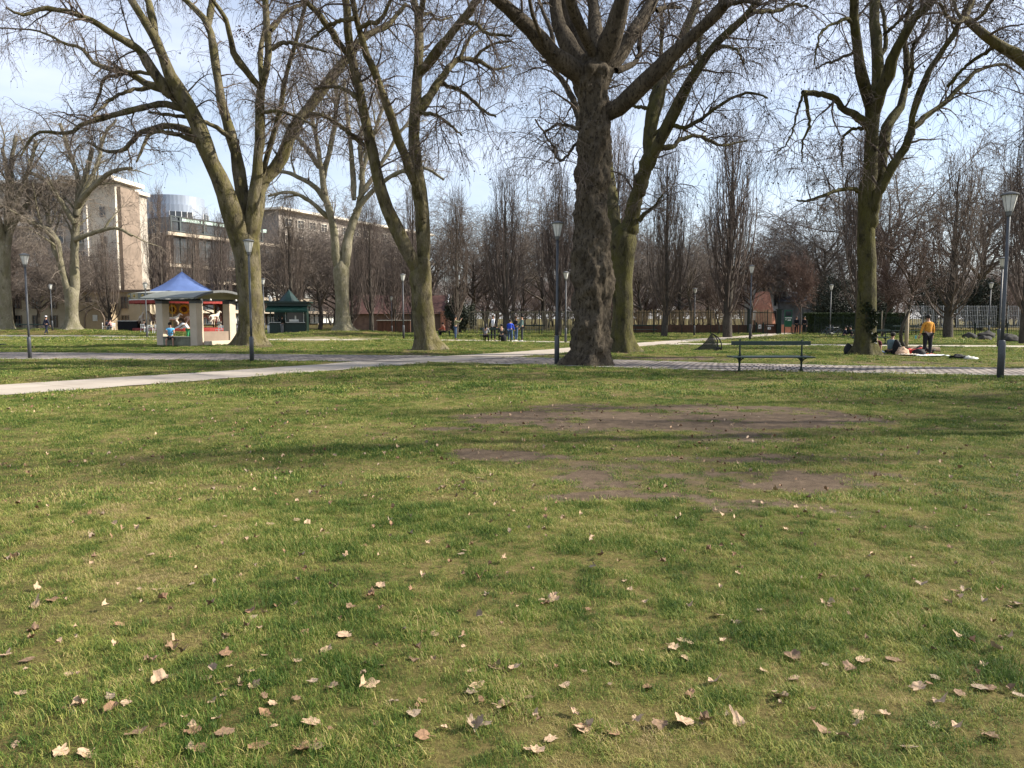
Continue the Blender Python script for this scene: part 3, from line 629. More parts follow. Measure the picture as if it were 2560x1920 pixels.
def plane_tree(label,Y,base_uv,trunk,limbs,barkm,seed,nsec,ntert,ntwig,nball,twigm=TWIG,top_extend=6,gnarl=0.0,flare=.35,tw=1.0,seclen=(1.2,3.4),base_z=None,group='plane trees on the lawn',xtra=None,extra_limbs=0,ballr=.033,droop=1.0):
    """trunk: [(u,v,halfwidth_px)] bottom to top; limbs: list of [(u,v,r_px)...]; depth spread is real"""
    g=np.random.default_rng(seed); sc=Y/F
    b=P(base_uv[0],base_uv[1],Y); bz=gz1(b[0],Y) if base_z is None else base_z; org=np.array((b[0],Y,bz))
    root=thing('plane_tree',label,'tree',org,0,group)
    def tr(pts,y0,y1,curve=1.0):
        out=[];n=len(pts)
        for i,(u,v,r) in enumerate(pts):
            t=i/max(n-1,1); q=P(u,v,Y+y0+(y1-y0)*t**curve); out.append((*(q-org),r*sc))
        return np.array(out)
    # trunk as one dense tube with root flare and burls
    t=tr(trunk,0,0); t[0,2]=min(t[0,2],-.05)
    d=t[-1,:3]-t[-2,:3]; d/=np.linalg.norm(d); r=t[-1,3]; t=np.concatenate([t,[(*(t[-1,:3]+d*r*q),r*w_) for q,w_ in((.45,.86),(.8,.55),(1.0,.12))]])
    n=150 if gnarl else 48; S=84 if gnarl else 28; tp=cr_resample(t,n)
    V,Q=tubes(tp[None,:,:3],tp[None,:,3],S); V=V.reshape(n,S,3); c=tp[:,None,:3]; rad=V-c
    for i in range(n):
        hgt=tp[i,2]
        for k in range(S):
            dv=rad[i,k]; a=math.atan2(dv[1],dv[0]); p=Vector((V[i,k,0]*1.3+seed,V[i,k,1]*1.3,V[i,k,2]*.7))
            f=1+.05*mnoise.noise(p*1.5)+.03*mnoise.noise(p*4)
            if gnarl: f+=gnarl*(.55*max(0,mnoise.noise(p*1.9+Vector((3,1,7)))-.02)+.35*mnoise.noise(p*2.6)+.2*mnoise.noise(p*6.5)+.13*mnoise.noise(p*13)+.08*mnoise.noise(p*27))
            if hgt<1.1: f+=flare*1.5*max(0,(1.1-hgt)/1.1)**2.4*(.25+.75*max(0,math.sin(a*5+seed+1.2*mnoise.noise(p*.8))))
            V[i,k]=c[i,0]+dv*f
    nb=NB(); nb.add(V.reshape(-1,3),Q)
    LP=[];LR=[];LN=24
    for li,lb in enumerate(limbs):
        if isinstance(lb,dict): pts=lb['p']; y0,y1=lb.get('y',(0,0))
        else: pts=lb; y0=0; y1=g.uniform(-2.8,2.8)
        a=tr(pts,y0,y1); 
        ext=pts[-1][1]<5 and top_extend>0
        if ext:
            d=a[-1,:3]-a[-2,:3]; d/=np.linalg.norm(d); r=a[-1,3]; Lx=top_extend*min(1.2,.4+r/.12)
            e=grow(a[-1:,:3],d[None],np.array([Lx]),7,.10,np.array((0,0,.25)),g)[0]
            a=np.concatenate([a,np.concatenate([e[1:],np.linspace(r,.03,7)[1:,None]],1)])
        q=cr_resample(a,LN); q[:,3]=np.maximum(q[:,3],.012)
        q[1:-1,:3]+=g.normal(0,.02,(LN-2,3))
        ii_=np.arange(LN); q[:,3]*=1+.13*np.exp(-((ii_-3)/1.8)**2)-.22*np.exp(-ii_/.8); LP.append(q[:,:3]); LR.append(q[:,3]*(1+.06*g.normal(size=LN)))
    LP=np.array(LP);LR=np.array(LR)
    if extra_limbs:
        s,d,r,f,_=children(LP,LR,extra_limbs,(.3,.95),(30,65),g,up=.35); L=g.uniform(2,5,extra_limbs); EP=grow(s,d,L,LN,.07,np.array((0,0,-.1)),g); ER=taper(np.clip(r*.6,.03,.12),.02,LN); LP=np.concatenate([LP,EP]);LR=np.concatenate([LR,ER])
    nb.tubes(LP,LR,12)
    link('trunk',nb.mesh('trunk',barkm),root)
    tb,B=plane_twigs(LP,LR,g,nsec,ntert,ntwig,nball,seclen,tw,droop=droop)
    link('crown',tb.mesh('crown',twigm),root)
    if nball:
        bv,bt=balls_mesh(B,g.uniform(.8,1.25,len(B))*ballr,g); o=link('seed_ball',np_mesh('seed_ball',bv,None,bt,mats=[BALL]),root); tag(o,kind='stuff')
    return root
def zz(s,ox,oy,rs=None):
    rs=s if rs is None else rs
    return lambda *p: [(ox+x*s,oy+y*s,r) for x,y,r in p]
Z1=zz(.2893,0,0);Z2=zz(.2893,640,0);Z3=zz(.2893,1280,0);Z4=zz(.2893,1920,0);Z5=zz(.2893,0,480);Z6=zz(.2893,640,480);Z7=zz(.2893,1280,480);Z8=zz(.2893,1920,480);ZB=zz(.3782,400,0)
BK_OLIVE=bark('bark_olive',(.08,.066,.038),(.215,.185,.12),(.042,.035,.024),moss=(.11,.098,.03),patch=.54,bump=1.0,psc=3.0)
BK_PALE=bark('bark_pale',(.17,.15,.10),(.30,.27,.195),(.10,.085,.06),moss=(.14,.13,.07),patch=.57,bump=.9,psc=3.0)
BK_BROWN=bark('bark_brown',(.066,.054,.038),(.14,.114,.08),(.045,.036,.026),bump=1.0,patch=.52,sc=1.2,psc=9,dark=1)
BK_MOSS=bark('bark_moss',(.055,.05,.028),(.115,.103,.058),(.03,.027,.018),moss=(.09,.085,.02),patch=.53,bump=1.0,psc=3.0)
BK_DARK=bark('bark_dark',(.06,.052,.042),(.10,.088,.072),(.035,.03,.025),patch=.58)
TWIGL=mat('twig_pale',(.20,.165,.13),.85,.3,3)
def build_planes():
    # tree by the pavilion, forked, limbs sweeping out to one side
    plane_tree('forked plane tree beside the small pavilion, long limbs sweeping to the left',42.2,(628,868),
      [(628,876,44),(628,862,37),(628,820,32),(627,760,30),(622,700,30),(618,640,31),(614,608,33),(613,592,29)],
      [dict(p=[(612,655,27),(601,598,25),(585,545,23)]+Z1((1940,1659,20),(1880,1500,20),(1800,1350,20),(1700,1050,19),(1560,800,17),(1470,650,14),(1400,480,12),(1340,330,11),(1250,180,9),(1140,0,8)),y=(0,-2.5)),
       dict(p=Z1((1340,360,9),(1330,200,8.5),(1290,50,7.5),(1260,-50,7)),y=(-1.9,-1)),
       dict(p=Z1((1480,840,13),(1330,620,12),(1230,470,10),(1130,380,9),(1000,310,8),(850,210,7),(700,140,6),(540,90,5.5),(350,75,4.5),(190,130,3.2),(50,60,2)),y=(-1.2,-5)),
       dict(p=Z1((1600,960,10),(1440,790,9),(1300,740,8),(1130,640,7),(950,600,6),(800,540,5),(740,450,4.5),(640,390,4),(560,380,3.5),(430,310,3),(330,270,2.4),(0,240,1.6)),y=(-1,2.5)),
       dict(p=Z1((1640,960,9),(1500,915,8),(1400,900,7.5),(1200,940,7),(1000,990,7),(850,1030,6),(700,1080,5),(600,1150,4.5),(400,1140,3.6),(280,1180,3),(180,1350,2)),y=(-.8,-3.5)),
       dict(p=Z1((1790,1260,10),(1650,1150,9),(1500,1090,8),(1350,1100,7),(1220,1150,6.5),(1130,1230,6),(1060,1300,5),(900,1300,4),(760,1230,3)),y=(-.5,1.8)),
       dict(p=Z1((1760,1260,6),(1550,1170,5.5),(1400,1140,5),(1300,1160,4.5),(1230,1280,3.5),(1180,1400,2)),y=(-.3,-3)),
       dict(p=Z1((1480,720,5),(1250,630,4.5),(1000,650,4),(900,680,4),(850,830,3),(800,950,2)),y=(-1,1)),
       dict(p=Z1((1320,750,5),(1100,790,4.2),(950,870,3.5),(800,1000,2)),y=(-.2,-3)),
       dict(p=Z1((2000,1200,6),(1850,1090,5),(1700,1030,4.5),(1450,990,4),(1280,970,2.5)),y=(.5,-2)),
       dict(p=[(617,645,22),(614,590,19),(610,540,16)]+Z1((2090,1659,15.5),(2050,1400,14.5),(1990,1150,13),(1920,880,11.5),(1870,600,11),(1830,350,10),(1790,200,9),(1690,80,7.5),(1600,0,6.5)),y=(0,3)),
       dict(p=Z1((1800,230,8),(1820,120,8),(1835,0,8)),y=(2.6,3.6)),
       dict(p=[(622,650,22),(628,590,18),(634,520,15)]+ZB((650,1080,12.5),(660,950,12),(660,750,11.5),(660,600,11.5),(690,520,10),(715,350,9),(710,180,8),(695,30,7),(690,-20,7)),y=(0,-1)),
       dict(p=ZB((655,570,9),(620,530,8.5),(560,450,8),(490,360,7),(460,230,6),(430,110,5),(370,30,4.5),(340,-10,4)),y=(-.8,-3)),
       dict(p=ZB((668,530,6),(662,420,5.5),(668,300,5.5),(695,190,6),(712,100,6),(700,0,5)),y=(-.8,1.5)),
       dict(p=ZB((730,200,6),(780,140,5.5),(820,90,5),(880,50,4.5),(960,20,3)),y=(-.9,2)),
       dict(p=ZB((740,330,5),(800,285,5),(900,290,4.5),(1010,320,3.5),(1100,340,2)),y=(-.9,-2)),
       dict(p=[(624,650,22),(630,585,19),(642,520,16.5)]+Z2((40,1600,16),(200,1400,15),(330,1100,14),(480,900,13.5),(620,720,13),(740,560,12),(800,500,11),(870,380,9),(1000,280,8),(1150,210,7),(1200,150,5.5),(1300,30,4)),y=(0,3.5)),
       dict(p=Z2((50,1560,7),(120,1250,6.5),(200,1000,6),(250,700,5.5),(330,400,5),(420,80,4.5),(450,-50,4)),y=(.6,-2)),
       dict(p=Z2((420,1010,6),(560,990,5.5),(700,1070,5),(850,1200,4),(930,1260,3)),y=(1.5,-.5)),
       dict(p=Z2((20,980,4),(180,960,4),(330,1000,3.5),(520,1100,2.5)),y=(-.5,-2.5))],
      BK_OLIVE,21,330,2300,9500,1000,tw=1.1)
    t1=[o for o in bpy.data.objects if o.get('label','').startswith('forked plane tree')][0]; g=np.random.default_rng(4)
    c=np.array([P(u,v,42.6) for u,v in((600,75),(612,90),(622,100),(630,112),(590,85),(640,80))])-np.array(t1.location); q=c[g.integers(0,6,260)]+g.normal(0,.13,(260,3)); V,Q=leafquads(q,.06,g); link('dead_leaves',np_mesh('dead_leaves',V,Q,mats=[mat('dead_leaf',(.11,.05,.035),.8,.4,3)]),t1)
    # tree mid: two stems in a V
    plane_tree('plane tree dividing low into a V of two stems, beyond the concrete path',36,(1068,880),
      [(640+x*.2893,480+y*.2893,r*.2893) for x,y,r in ((1490,1430,128),(1485,1370,112),(1460,1220,96),(1440,1000,92),(1430,850,87),(1420,740,98),(1432,660,80),(1440,610,66))],
      [dict(p=[(1046,690,18)]+Z6((1380,650,17),(1290,480,16),(1220,330,15),(1150,180,15),(1080,0,14))+Z2((1010,1350,13),(960,1100,12),(910,850,11),(860,650,10.5),(830,500,10),(800,350,9.5),(790,150,8.5),(770,0,8)),y=(0,-2.2)),
       dict(p=Z2((825,500,8),(700,350,7),(620,230,6.5),(520,100,6),(420,0,5)),y=(-1.5,-3.5)),
       dict(p=[(1056,545,12)]+Z2((1400,1659,10),(1330,1480,10),(1250,1250,10),(1180,1050,9.5),(1110,850,9),(1020,620,8.5),(940,420,8),(880,250,7),(850,100,6.5),(830,0,6)),y=(0,-3.5)),
       dict(p=[(1058,660,18)]+Z6((1450,450,17),(1430,150,17))+Z2((1410,1650,16.5),(1375,1350,15),(1365,1100,14.5),(1380,850,14),(1395,600,12.5),(1405,400,11.5),(1410,250,10.5),(1395,120,9),(1360,0,7.5)),y=(0,2)),
       dict(p=Z2((1405,180,8),(1425,80,7),(1450,-10,6.5)),y=(1.8,.8)),
       dict(p=Z2((1410,640,12),(1530,490,11),(1650,340,10.5),(1780,180,10),(1900,20,9),(1950,-60,8)),y=(1.3,-1.5)),
       dict(p=Z2((1400,980,12),(1500,820,10.5),(1600,680,9.5),(1680,570,8.5),(1760,510,7.5),(1900,520,6),(2070,600,4),(2212,560,2.5)),y=(1,4)),
       dict(p=Z2((1760,515,5),(1830,360,4),(1900,280,3),(1990,250,2)),y=(2.5,3.5)),
       dict(p=Z2((1880,520,4.5),(1950,440,3.6),(2050,380,3.2),(2200,360,2)),y=(2.9,1)),
       dict(p=Z2((1590,720,5.5),(1740,770,5),(1850,850,4.5),(1950,940,4),(2070,1010,2.6)),y=(2.2,.5)),
       dict(p=Z2((1420,970,4.5),(1560,1000,4),(1680,1080,3.2),(1780,1170,2)),y=(1,-1.5)),
       dict(p=Z2((1780,190,5),(1900,210,4.2),(1980,280,3.8),(2080,300,3.2),(2212,310,2.2)),y=(-.3,-3)),
       dict(p=Z2((1400,160,4.5),(1500,110,4),(1570,170,3.4),(1700,150,2)),y=(1.8,3.5)),
       dict(p=Z2((890,860,5),(780,780,4.5),(650,750,4),(500,770,2.5)),y=(-1.5,-.3)),
       dict(p=Z2((940,1260,4.5),(850,1180,4),(700,1060,3.2),(560,990,2.5)),y=(-.8,-3)),
       dict(p=Z2((870,250,5),(1000,200,4.5),(1060,190,4.5),(1110,110,4),(1180,-20,3.5)),y=(-3,-4.5)),
       dict(p=Z2((860,160,5),(700,190,4.5),(600,240,3.5),(440,370,2.2)),y=(-3.3,-2)),
       dict(p=Z2((860,420,6),(920,350,6),(1000,280,6),(1130,230,5.5),(1200,150,5),(1290,40,4)),y=(-1.5,1))],
      BK_OLIVE,33,300,2100,9000,1000,tw=1.05)
    # big gnarled tree
    plane_tree('massive plane tree with gnarled brown burled trunk beside the cobbled path',26.3,(1472,912),
      [(1280+x*.2893,480+y*.2893,r*.2893) for x,y,r in ((655,1530,190),(660,1490,178),(670,1400,166),(680,1250,162),(690,1100,150),(685,950,146),(690,850,158),(690,700,168),(688,600,160),(682,500,150),(685,400,143),(690,250,138),(690,100,130),(688,0,125))]
      +[(1280+x*.2893,y*.2893,r*.2893) for x,y,r in ((695,1600,128),(700,1400,132),(715,1200,136),(715,1000,128),(700,860,122),(690,760,140),(690,670,160),(700,610,158),(703,570,130))],
      [dict(p=Z3((640,720,26),(560,630,24),(420,530,21),(280,390,20),(130,220,18),(0,100,16),(-80,30,15),(-250,-120,14)),y=(0,-2)),
       dict(p=Z3((640,600,24),(570,490,21),(480,370,19),(420,250,17),(390,130,16),(375,0,15),(370,-120,14)),y=(0,1.5)),
       dict(p=Z3((680,590,18),(630,450,15),(570,330,13),(500,180,12),(450,0,11),(430,-150,10)),y=(.3,2.8)),
       dict(p=Z3((710,560,14),(680,420,12),(650,350,11.5),(590,230,11.5),(530,100,11.5),(510,0,11.5),(500,-150,10)),y=(-.2,-1.8)),
       dict(p=Z3((735,560,22),(735,420,19),(722,280,17),(710,150,15.5),(700,0,14),(695,-200,12)),y=(.3,1.8)),
       dict(p=Z3((745,600,30),(800,480,26),(860,300,23),(915,150,20),(960,0,18),(1000,-200,15)),y=(-.1,-1.2)),
       dict(p=Z3((800,620,24),(900,510,20),(990,380,17),(1080,230,16),(1150,110,15),(1220,0,14),(1300,-150,13)),y=(.2,1.5)),
       dict(p=Z3((800,985,26),(900,945,23),(970,905,20),(1060,800,18.5),(1180,680,17.5),(1300,560,17),(1430,430,16),(1550,320,15),(1700,180,14),(1850,20,13),(1980,-120,12)),y=(0,-2.5)),
       dict(p=Z3((900,610,9),(980,590,7.5),(1060,530,6.5),(1100,450,6),(1105,330,5.5),(1150,230,5),(1240,40,4)),y=(0,2)),
       dict(p=Z3((365,470,5),(340,300,4.6),(280,120,4.2),(240,0,4)),y=(-1,0)),
       dict(p=Z3((265,380,5),(240,280,4.5),(190,150,4),(160,0,3.6)),y=(-1.2,-2.5)),
       dict(p=Z3((640,1200,12),(585,1060,10.5),(560,950,9.5),(490,790,8.5),(420,680,7),(330,560,5),(250,520,3)),y=(1.0,4)),
       dict(p=Z3((1250,90,6),(1330,60,5.5),(1450,65,4)),y=(1.4,3)),
       dict(p=Z3((1840,40,6),(1900,30,5.5),(2000,5,5),(2080,15,4),(2140,40,3)),y=(-2.4,-4)),
       dict(p=Z3((590,1110,4.5),(450,1080,4),(380,1080,3.5),(270,1150,2.5)),y=(1,3.5)),
       dict(p=Z3((600,1190,4),(520,1280,3.5),(420,1390,3),(350,1270,2.6),(280,1160,2.3),(200,1030,2)),y=(.6,-1.5))],
      BK_BROWN,47,250,1700,7000,650,gnarl=.62,flare=.28,tw=.85,seclen=(1.0,2.8),ballr=.032)
    # mossy tree behind
    plane_tree('mossy green plane tree standing just behind the massive gnarled one',34,(1560,885),
      [(1280+x*.2893,480+y*.2893,r*.2893) for x,y,r in ((965,1430,125),(960,1380,112),(950,1200,95),(960,1000,84),(955,800,84),(958,600,97),(962,450,112),(962,400,112),(962,365,98))],
      [dict(p=Z7((920,420,22),(880,280,17),(862,150,15.5),(850,0,15))+Z3((838,1550,14),(815,1300,13),(800,1100,11),(780,900,9),(740,600,8),(700,300,7),(690,0,6)),y=(0,4)),
       dict(p=Z7((1000,380,24),(1030,250,19),(1065,60,17.5))+Z3((1095,1659,17.5),(1140,1500,18),(1185,1380,19),(1205,1310,15)),y=(0,-.5)),
       dict(p=Z3((1190,1370,16),(1180,1230,15),(1205,1080,14.5),(1245,940,13.5),(1290,770,12.5),(1330,620,11.5),(1390,490,11),(1500,250,10.5),(1600,0,10),(1640,-100,9)),y=(-.5,2)),
       dict(p=Z3((1205,1370,15),(1260,1250,13.5),(1320,1130,13),(1400,960,12),(1480,800,11),(1570,660,10.5),(1650,530,10),(1750,400,9),(1900,250,8.5),(2050,110,7.5),(2130,0,6.5),(2200,-100,6)),y=(-.5,-3)),
       dict(p=Z3((1630,570,5.5),(1615,400,5),(1640,280,4.5),(1640,200,4)),y=(-1.8,-.5)),
       dict(p=Z3((1225,1170,5.5),(1300,1110,5),(1400,1090,5),(1490,1110,5),(1620,1040,4.5),(1720,960,4),(1850,870,3.6),(1980,815,3.2),(2080,800,2.8),(2210,850,2)),y=(-.5,-3.5)),
       dict(p=Z3((1260,1270,7),(1340,1275,6.5),(1400,1265,5.5),(1450,1210,5.2),(1560,1170,5),(1680,1200,4.5),(1800,1260,3.6),(1900,1240,3),(2030,1215,2)),y=(-.5,2)),
       dict(p=Z3((1165,1130,7.5),(1200,900,7),(1250,700,6.5),(1285,560,6),(1290,350,5),(1290,100,4)),y=(0,2.8)),
       dict(p=Z3((1320,740,5),(1370,660,4.6),(1430,600,4.2),(1500,570,4),(1600,500,3.4)),y=(.5,2.5)),
       dict(p=Z7((1095,250,6),(1160,175,4.5),(1240,115,3),(1300,20,2)),y=(-.2,-1.5)),
       dict(p=Z3((1190,940,4.5),(1100,925,4),(1030,915,3)),y=(.3,1.5)),
       dict(p=Z3((2070,95,5),(2150,100,4.5),(2300,95,4),(2420,40,3.4),(2560,60,2)),y=(-2.7,-1)),
       dict(p=Z3((1760,420,4),(1850,400,3.4),(1950,440,2.6),(2010,560,1.8)),y=(-2,-4))],
      BK_MOSS,59,230,1600,6500,800,tw=.95,seclen=(1.0,3.0))
    # tree at right with picnic group
    T5=plane_tree('slim upright plane tree with dark ivy patch low on its trunk, beside the picnic group',31.4,(2165,893),
      [(1920+x*.2893,480+y*.2893,r*.2893) for x,y,r in ((825,1460,118),(830,1420,106),(838,1300,90),(845,1150,83),(850,1000,79),(855,800,75),(855,600,74),(850,400,70),(850,200,68),(850,0,66))]+[(1920+x*.2893,y*.2893,r*.2893) for x,y,r in ((885,1500,60),(888,1350,55),(898,1200,52),(902,1050,55),(905,950,62),(905,880,52))],
      [dict(p=Z4((895,980,15),(860,820,13.5),(820,700,12.5),(790,600,12),(770,400,11),(752,200,10.5),(740,0,10),(735,-150,9.5)),y=(0,-1.5)),
       dict(p=Z4((920,960,14),(940,800,13),(947,600,13),(940,400,12.5),(920,200,12),(920,0,11.5),(925,-150,11)),y=(0,1.8)),
       dict(p=Z4((915,1000,15),(955,870,14.5),(1035,660,13),(1090,480,12),(1180,300,11),(1270,150,10),(1400,20,9),(1500,-80,8)),y=(0,-2.2)),
       dict(p=Z4((955,1600,14),(975,1400,13),(995,1220,12),(1045,1060,11),(1130,950,10),(1170,850,9),(1195,700,8),(1205,500,7.5),(1180,370,6.5),(1190,200,5),(1240,0,4)),y=(.2,2.5)),
       dict(p=Z8((880,330,14),(910,180,13))+Z4((940,1720,12),(1010,1560,11),(1070,1450,10.5),(1160,1320,10),(1225,1170,9.5),(1250,1070,9)),y=(0,-1.2)),
       dict(p=Z4((1240,1120,8),(1255,980,7.5),(1310,820,7.5),(1370,670,7),(1470,500,6.5),(1560,370,6),(1630,230,6),(1700,120,4.5),(1760,-20,3.5)),y=(-1.1,-3)),
       dict(p=Z4((1245,1110,8),(1310,1050,7),(1400,980,6.5),(1550,870,6),(1690,720,5.5),(1800,620,4.5),(1920,570,4),(2050,560,3.2),(2180,640,2)),y=(-1.1,1)),
       dict(p=Z4((870,1090,10),(760,1000,9),(660,950,8),(600,870,7.5),(500,820,7),(400,805,6.5),(300,800,6)),y=(0,-1.5)),
       dict(p=Z4((305,800,4.5),(340,920,4),(355,1100,3.5),(310,1180,2.8),(290,1400,1.6)),y=(-1.5,-1.3)),
       dict(p=Z4((300,800,3),(250,980,2.6),(180,1210,2),(60,1350,1.3)),y=(-1.5,-2)),
       dict(p=Z4((870,1120,5),(740,1110,4),(660,1180,3.2),(640,1250,2.6),(640,1450,1.6)),y=(0,1)),
       dict(p=Z4((850,1680,6),(760,1640,5),(650,1635,4.5),(540,1665,4))+Z8((430,50,3.6),(330,82,3),(250,70,2)),y=(0,-1.5)),
       dict(p=Z4((1545,750,3.6),(1600,690,3.6),(1700,580,3.6),(1850,470,3.8),(2000,390,3.6)),y=(-1,-2)),
       dict(p=Z4((940,620,6),(1000,420,5.5),(1015,300,5),(1000,130,4.5),(965,0,4)),y=(.8,2.4)),
       dict(p=Z4((1000,310,4.5),(1100,210,4),(1200,120,4),(1260,60,3.5)),y=(1.5,.4)),
       dict(p=Z4((765,260,4),(700,165,4),(600,190,3.6),(500,240,3),(440,330,2.2),(400,560,1.5)),y=(-1,-2.6)),
       dict(p=Z4((1215,760,4.5),(1245,620,4.5),(1250,400,4.5),(1320,320,4),(1400,150,3.4)),y=(1.2,.2)),
       dict(p=Z4((770,430,3.6),(640,500,3.2),(500,550,2.6),(420,590,1.6)),y=(-1,.8))],
      BK_MOSS,67,250,1700,7000,850,tw=.92,seclen=(.9,2.6))
    # tree standing past the edge of view: one limb reaches in
    plane_tree('plane tree beyond the edge of view whose forked limb reaches in over the lamp',25,(2980,940),
      [(2980,950,40),(2975,900,33),(2965,700,30),(2955,450,30),(2950,330,32)],
      [dict(p=[(2955,420,24),(2800,330,19),(2660,235,16)]+Z4((2300,590,14.5),(2100,450,12.5),(1900,310,11),(1720,180,9)),y=(0,0)),
       dict(p=Z4((1740,190,7),(1690,160,6),(1640,200,5),(1560,150,3.5),(1480,20,2.5)),y=(0,-1)),
       dict(p=Z4((1730,185,6),(1720,120,5.5),(1760,40,5),(1790,-60,4)),y=(0,1.2)),
       dict(p=Z4((1750,200,5),(1830,150,4.5),(1900,60,4),(1960,-40,3.5)),y=(0,-1.5)),
       dict(p=Z4((1700,165,5),(1640,120,4),(1600,0,3.6)),y=(0,.5)),
       [(2950,360,20),(2900,200,16),(2860,0,13)],[(2955,360,20),(3010,200,16),(3040,0,13)],[(2960,380,20),(3080,280,16),(3200,100,12),(3260,-50,10)],[(2955,350,18),(2960,150,15),(2950,-20,13)]],
      BK_OLIVE,71,220,1500,6000,700,tw=.9,group=None)
    # pale far trees on mounds
    plane_tree('pale grey plane tree on the small grassy mound beside the green kiosk',70,(855,827),
      [(640+x*.2893,480+y*.2893,r*.2893) for x,y,r in ((757,1220,98),(755,1190,82),(752,1100,66),(748,1000,59),(742,850,58),(736,720,66),(739,660,64),(740,625,46))],
      [dict(p=Z6((715,680,12),(695,560,10.5),(680,400,9.5),(650,220,9),(615,100,8.5),(590,0,8))+[(800,400,6),(785,320,5),(770,250,4)],y=(0,-1)),
       dict(p=Z6((762,680,13),(780,530,11.5),(795,400,11),(830,280,10),(870,180,9),(905,60,8))+[(905,430,6),(900,360,5),(915,270,4)],y=(0,1)),
       [(825,520,7),(790,470,6),(740,440,5),(690,430,4),(640,470,2.5)],[(822,545,6),(770,500,5),(720,480,4),(670,490,3)],[(885,530,7),(940,470,6),(1000,430,5),(1060,420,4),(1110,450,2.5)],[(885,500,7),(880,400,6),(870,300,5),(860,200,4)],[(805,450,7),(830,350,6),(840,260,5),(835,180,4)],[(895,500,6),(960,400,5),(1000,330,4),(1040,290,3)],[(800,420,6),(750,350,5),(710,310,4),(680,300,3)],[(900,450,6),(930,350,5),(960,260,4)]],
      BK_PALE,83,360,2000,7500,1000,twigm=TWIGL,tw=1.2,seclen=(1.5,4.2),extra_limbs=26,ballr=.035,top_extend=3,droop=1.2)
    plane_tree('pale plane tree with low forked trunk on a mound behind the lamp by the cobbles',75,(182,829),
      [(x*.2893,480+y*.2893,r*.2893) for x,y,r in ((628,1215,92),(626,1185,70),(622,1080,53),(620,980,52),(620,900,55),(622,860,50))],
      [dict(p=Z5((635,930,11),(648,820,10),(640,600,9.5),(648,400,9),(660,200,8.5),(690,50,8),(720,-60,7))+[(220,420,6),(230,370,5)],y=(0,1)),
       dict(p=Z5((605,930,10),(575,800,8.5),(540,680,8),(512,560,8),(490,420,7),(420,330,6),(300,280,5),(200,240,4)),y=(0,-1)),
       dict(p=Z5((520,600,7),(470,480,6.5),(430,300,6),(400,150,5.5),(330,0,5)),y=(-.5,2)),
       [(190,520,7),(230,470,6),(280,430,5),(330,420,3.5)],[(188,560,7),(150,500,6),(110,450,5),(70,430,4)],[(192,540,7),(195,450,6),(170,370,5),(150,310,4)],[(195,510,6),(240,420,5),(260,340,4),(290,300,3)],[(185,600,6),(240,580,5),(290,570,4),(330,590,3)],[(140,600,6),(90,560,5),(50,550,4)]],
      BK_PALE,91,360,2000,7500,1000,twigm=TWIGL,tw=1.2,seclen=(1.5,4.5),extra_limbs=30,ballr=.035,top_extend=3,droop=1.2)
    plane_tree('pale plane trunk at the very edge of the lawn, leftmost of the plane trees',75,(15,832),
      [(x*.2893,480+y*.2893,r*.2893) for x,y,r in ((55,1230,80),(55,1190,62),(50,1000,48),(45,800,42),(45,600,40),(48,480,42))],
      [dict(p=Z5((50,520,9),(80,350,8),(110,180,7),(100,0,6))+[(30,400,5),(40,340,4)],y=(0,1)),dict(p=Z5((45,520,9),(10,350,8),(-40,150,7),(-100,0,6)),y=(0,-1)),
       [(12,620,7),(-40,520,6),(-90,450,4)],[(14,600,7),(60,520,6),(110,470,5),(150,450,3.5)],[(14,580,6),(20,460,5),(5,370,4)],[(20,560,6),(70,430,5),(90,350,4)]],
      BK_PALE,97,330,1800,6000,800,twigm=TWIGL,tw=1.2,seclen=(1.5,4.2),extra_limbs=22,ballr=.035,top_extend=3,droop=1.2)
    return T5
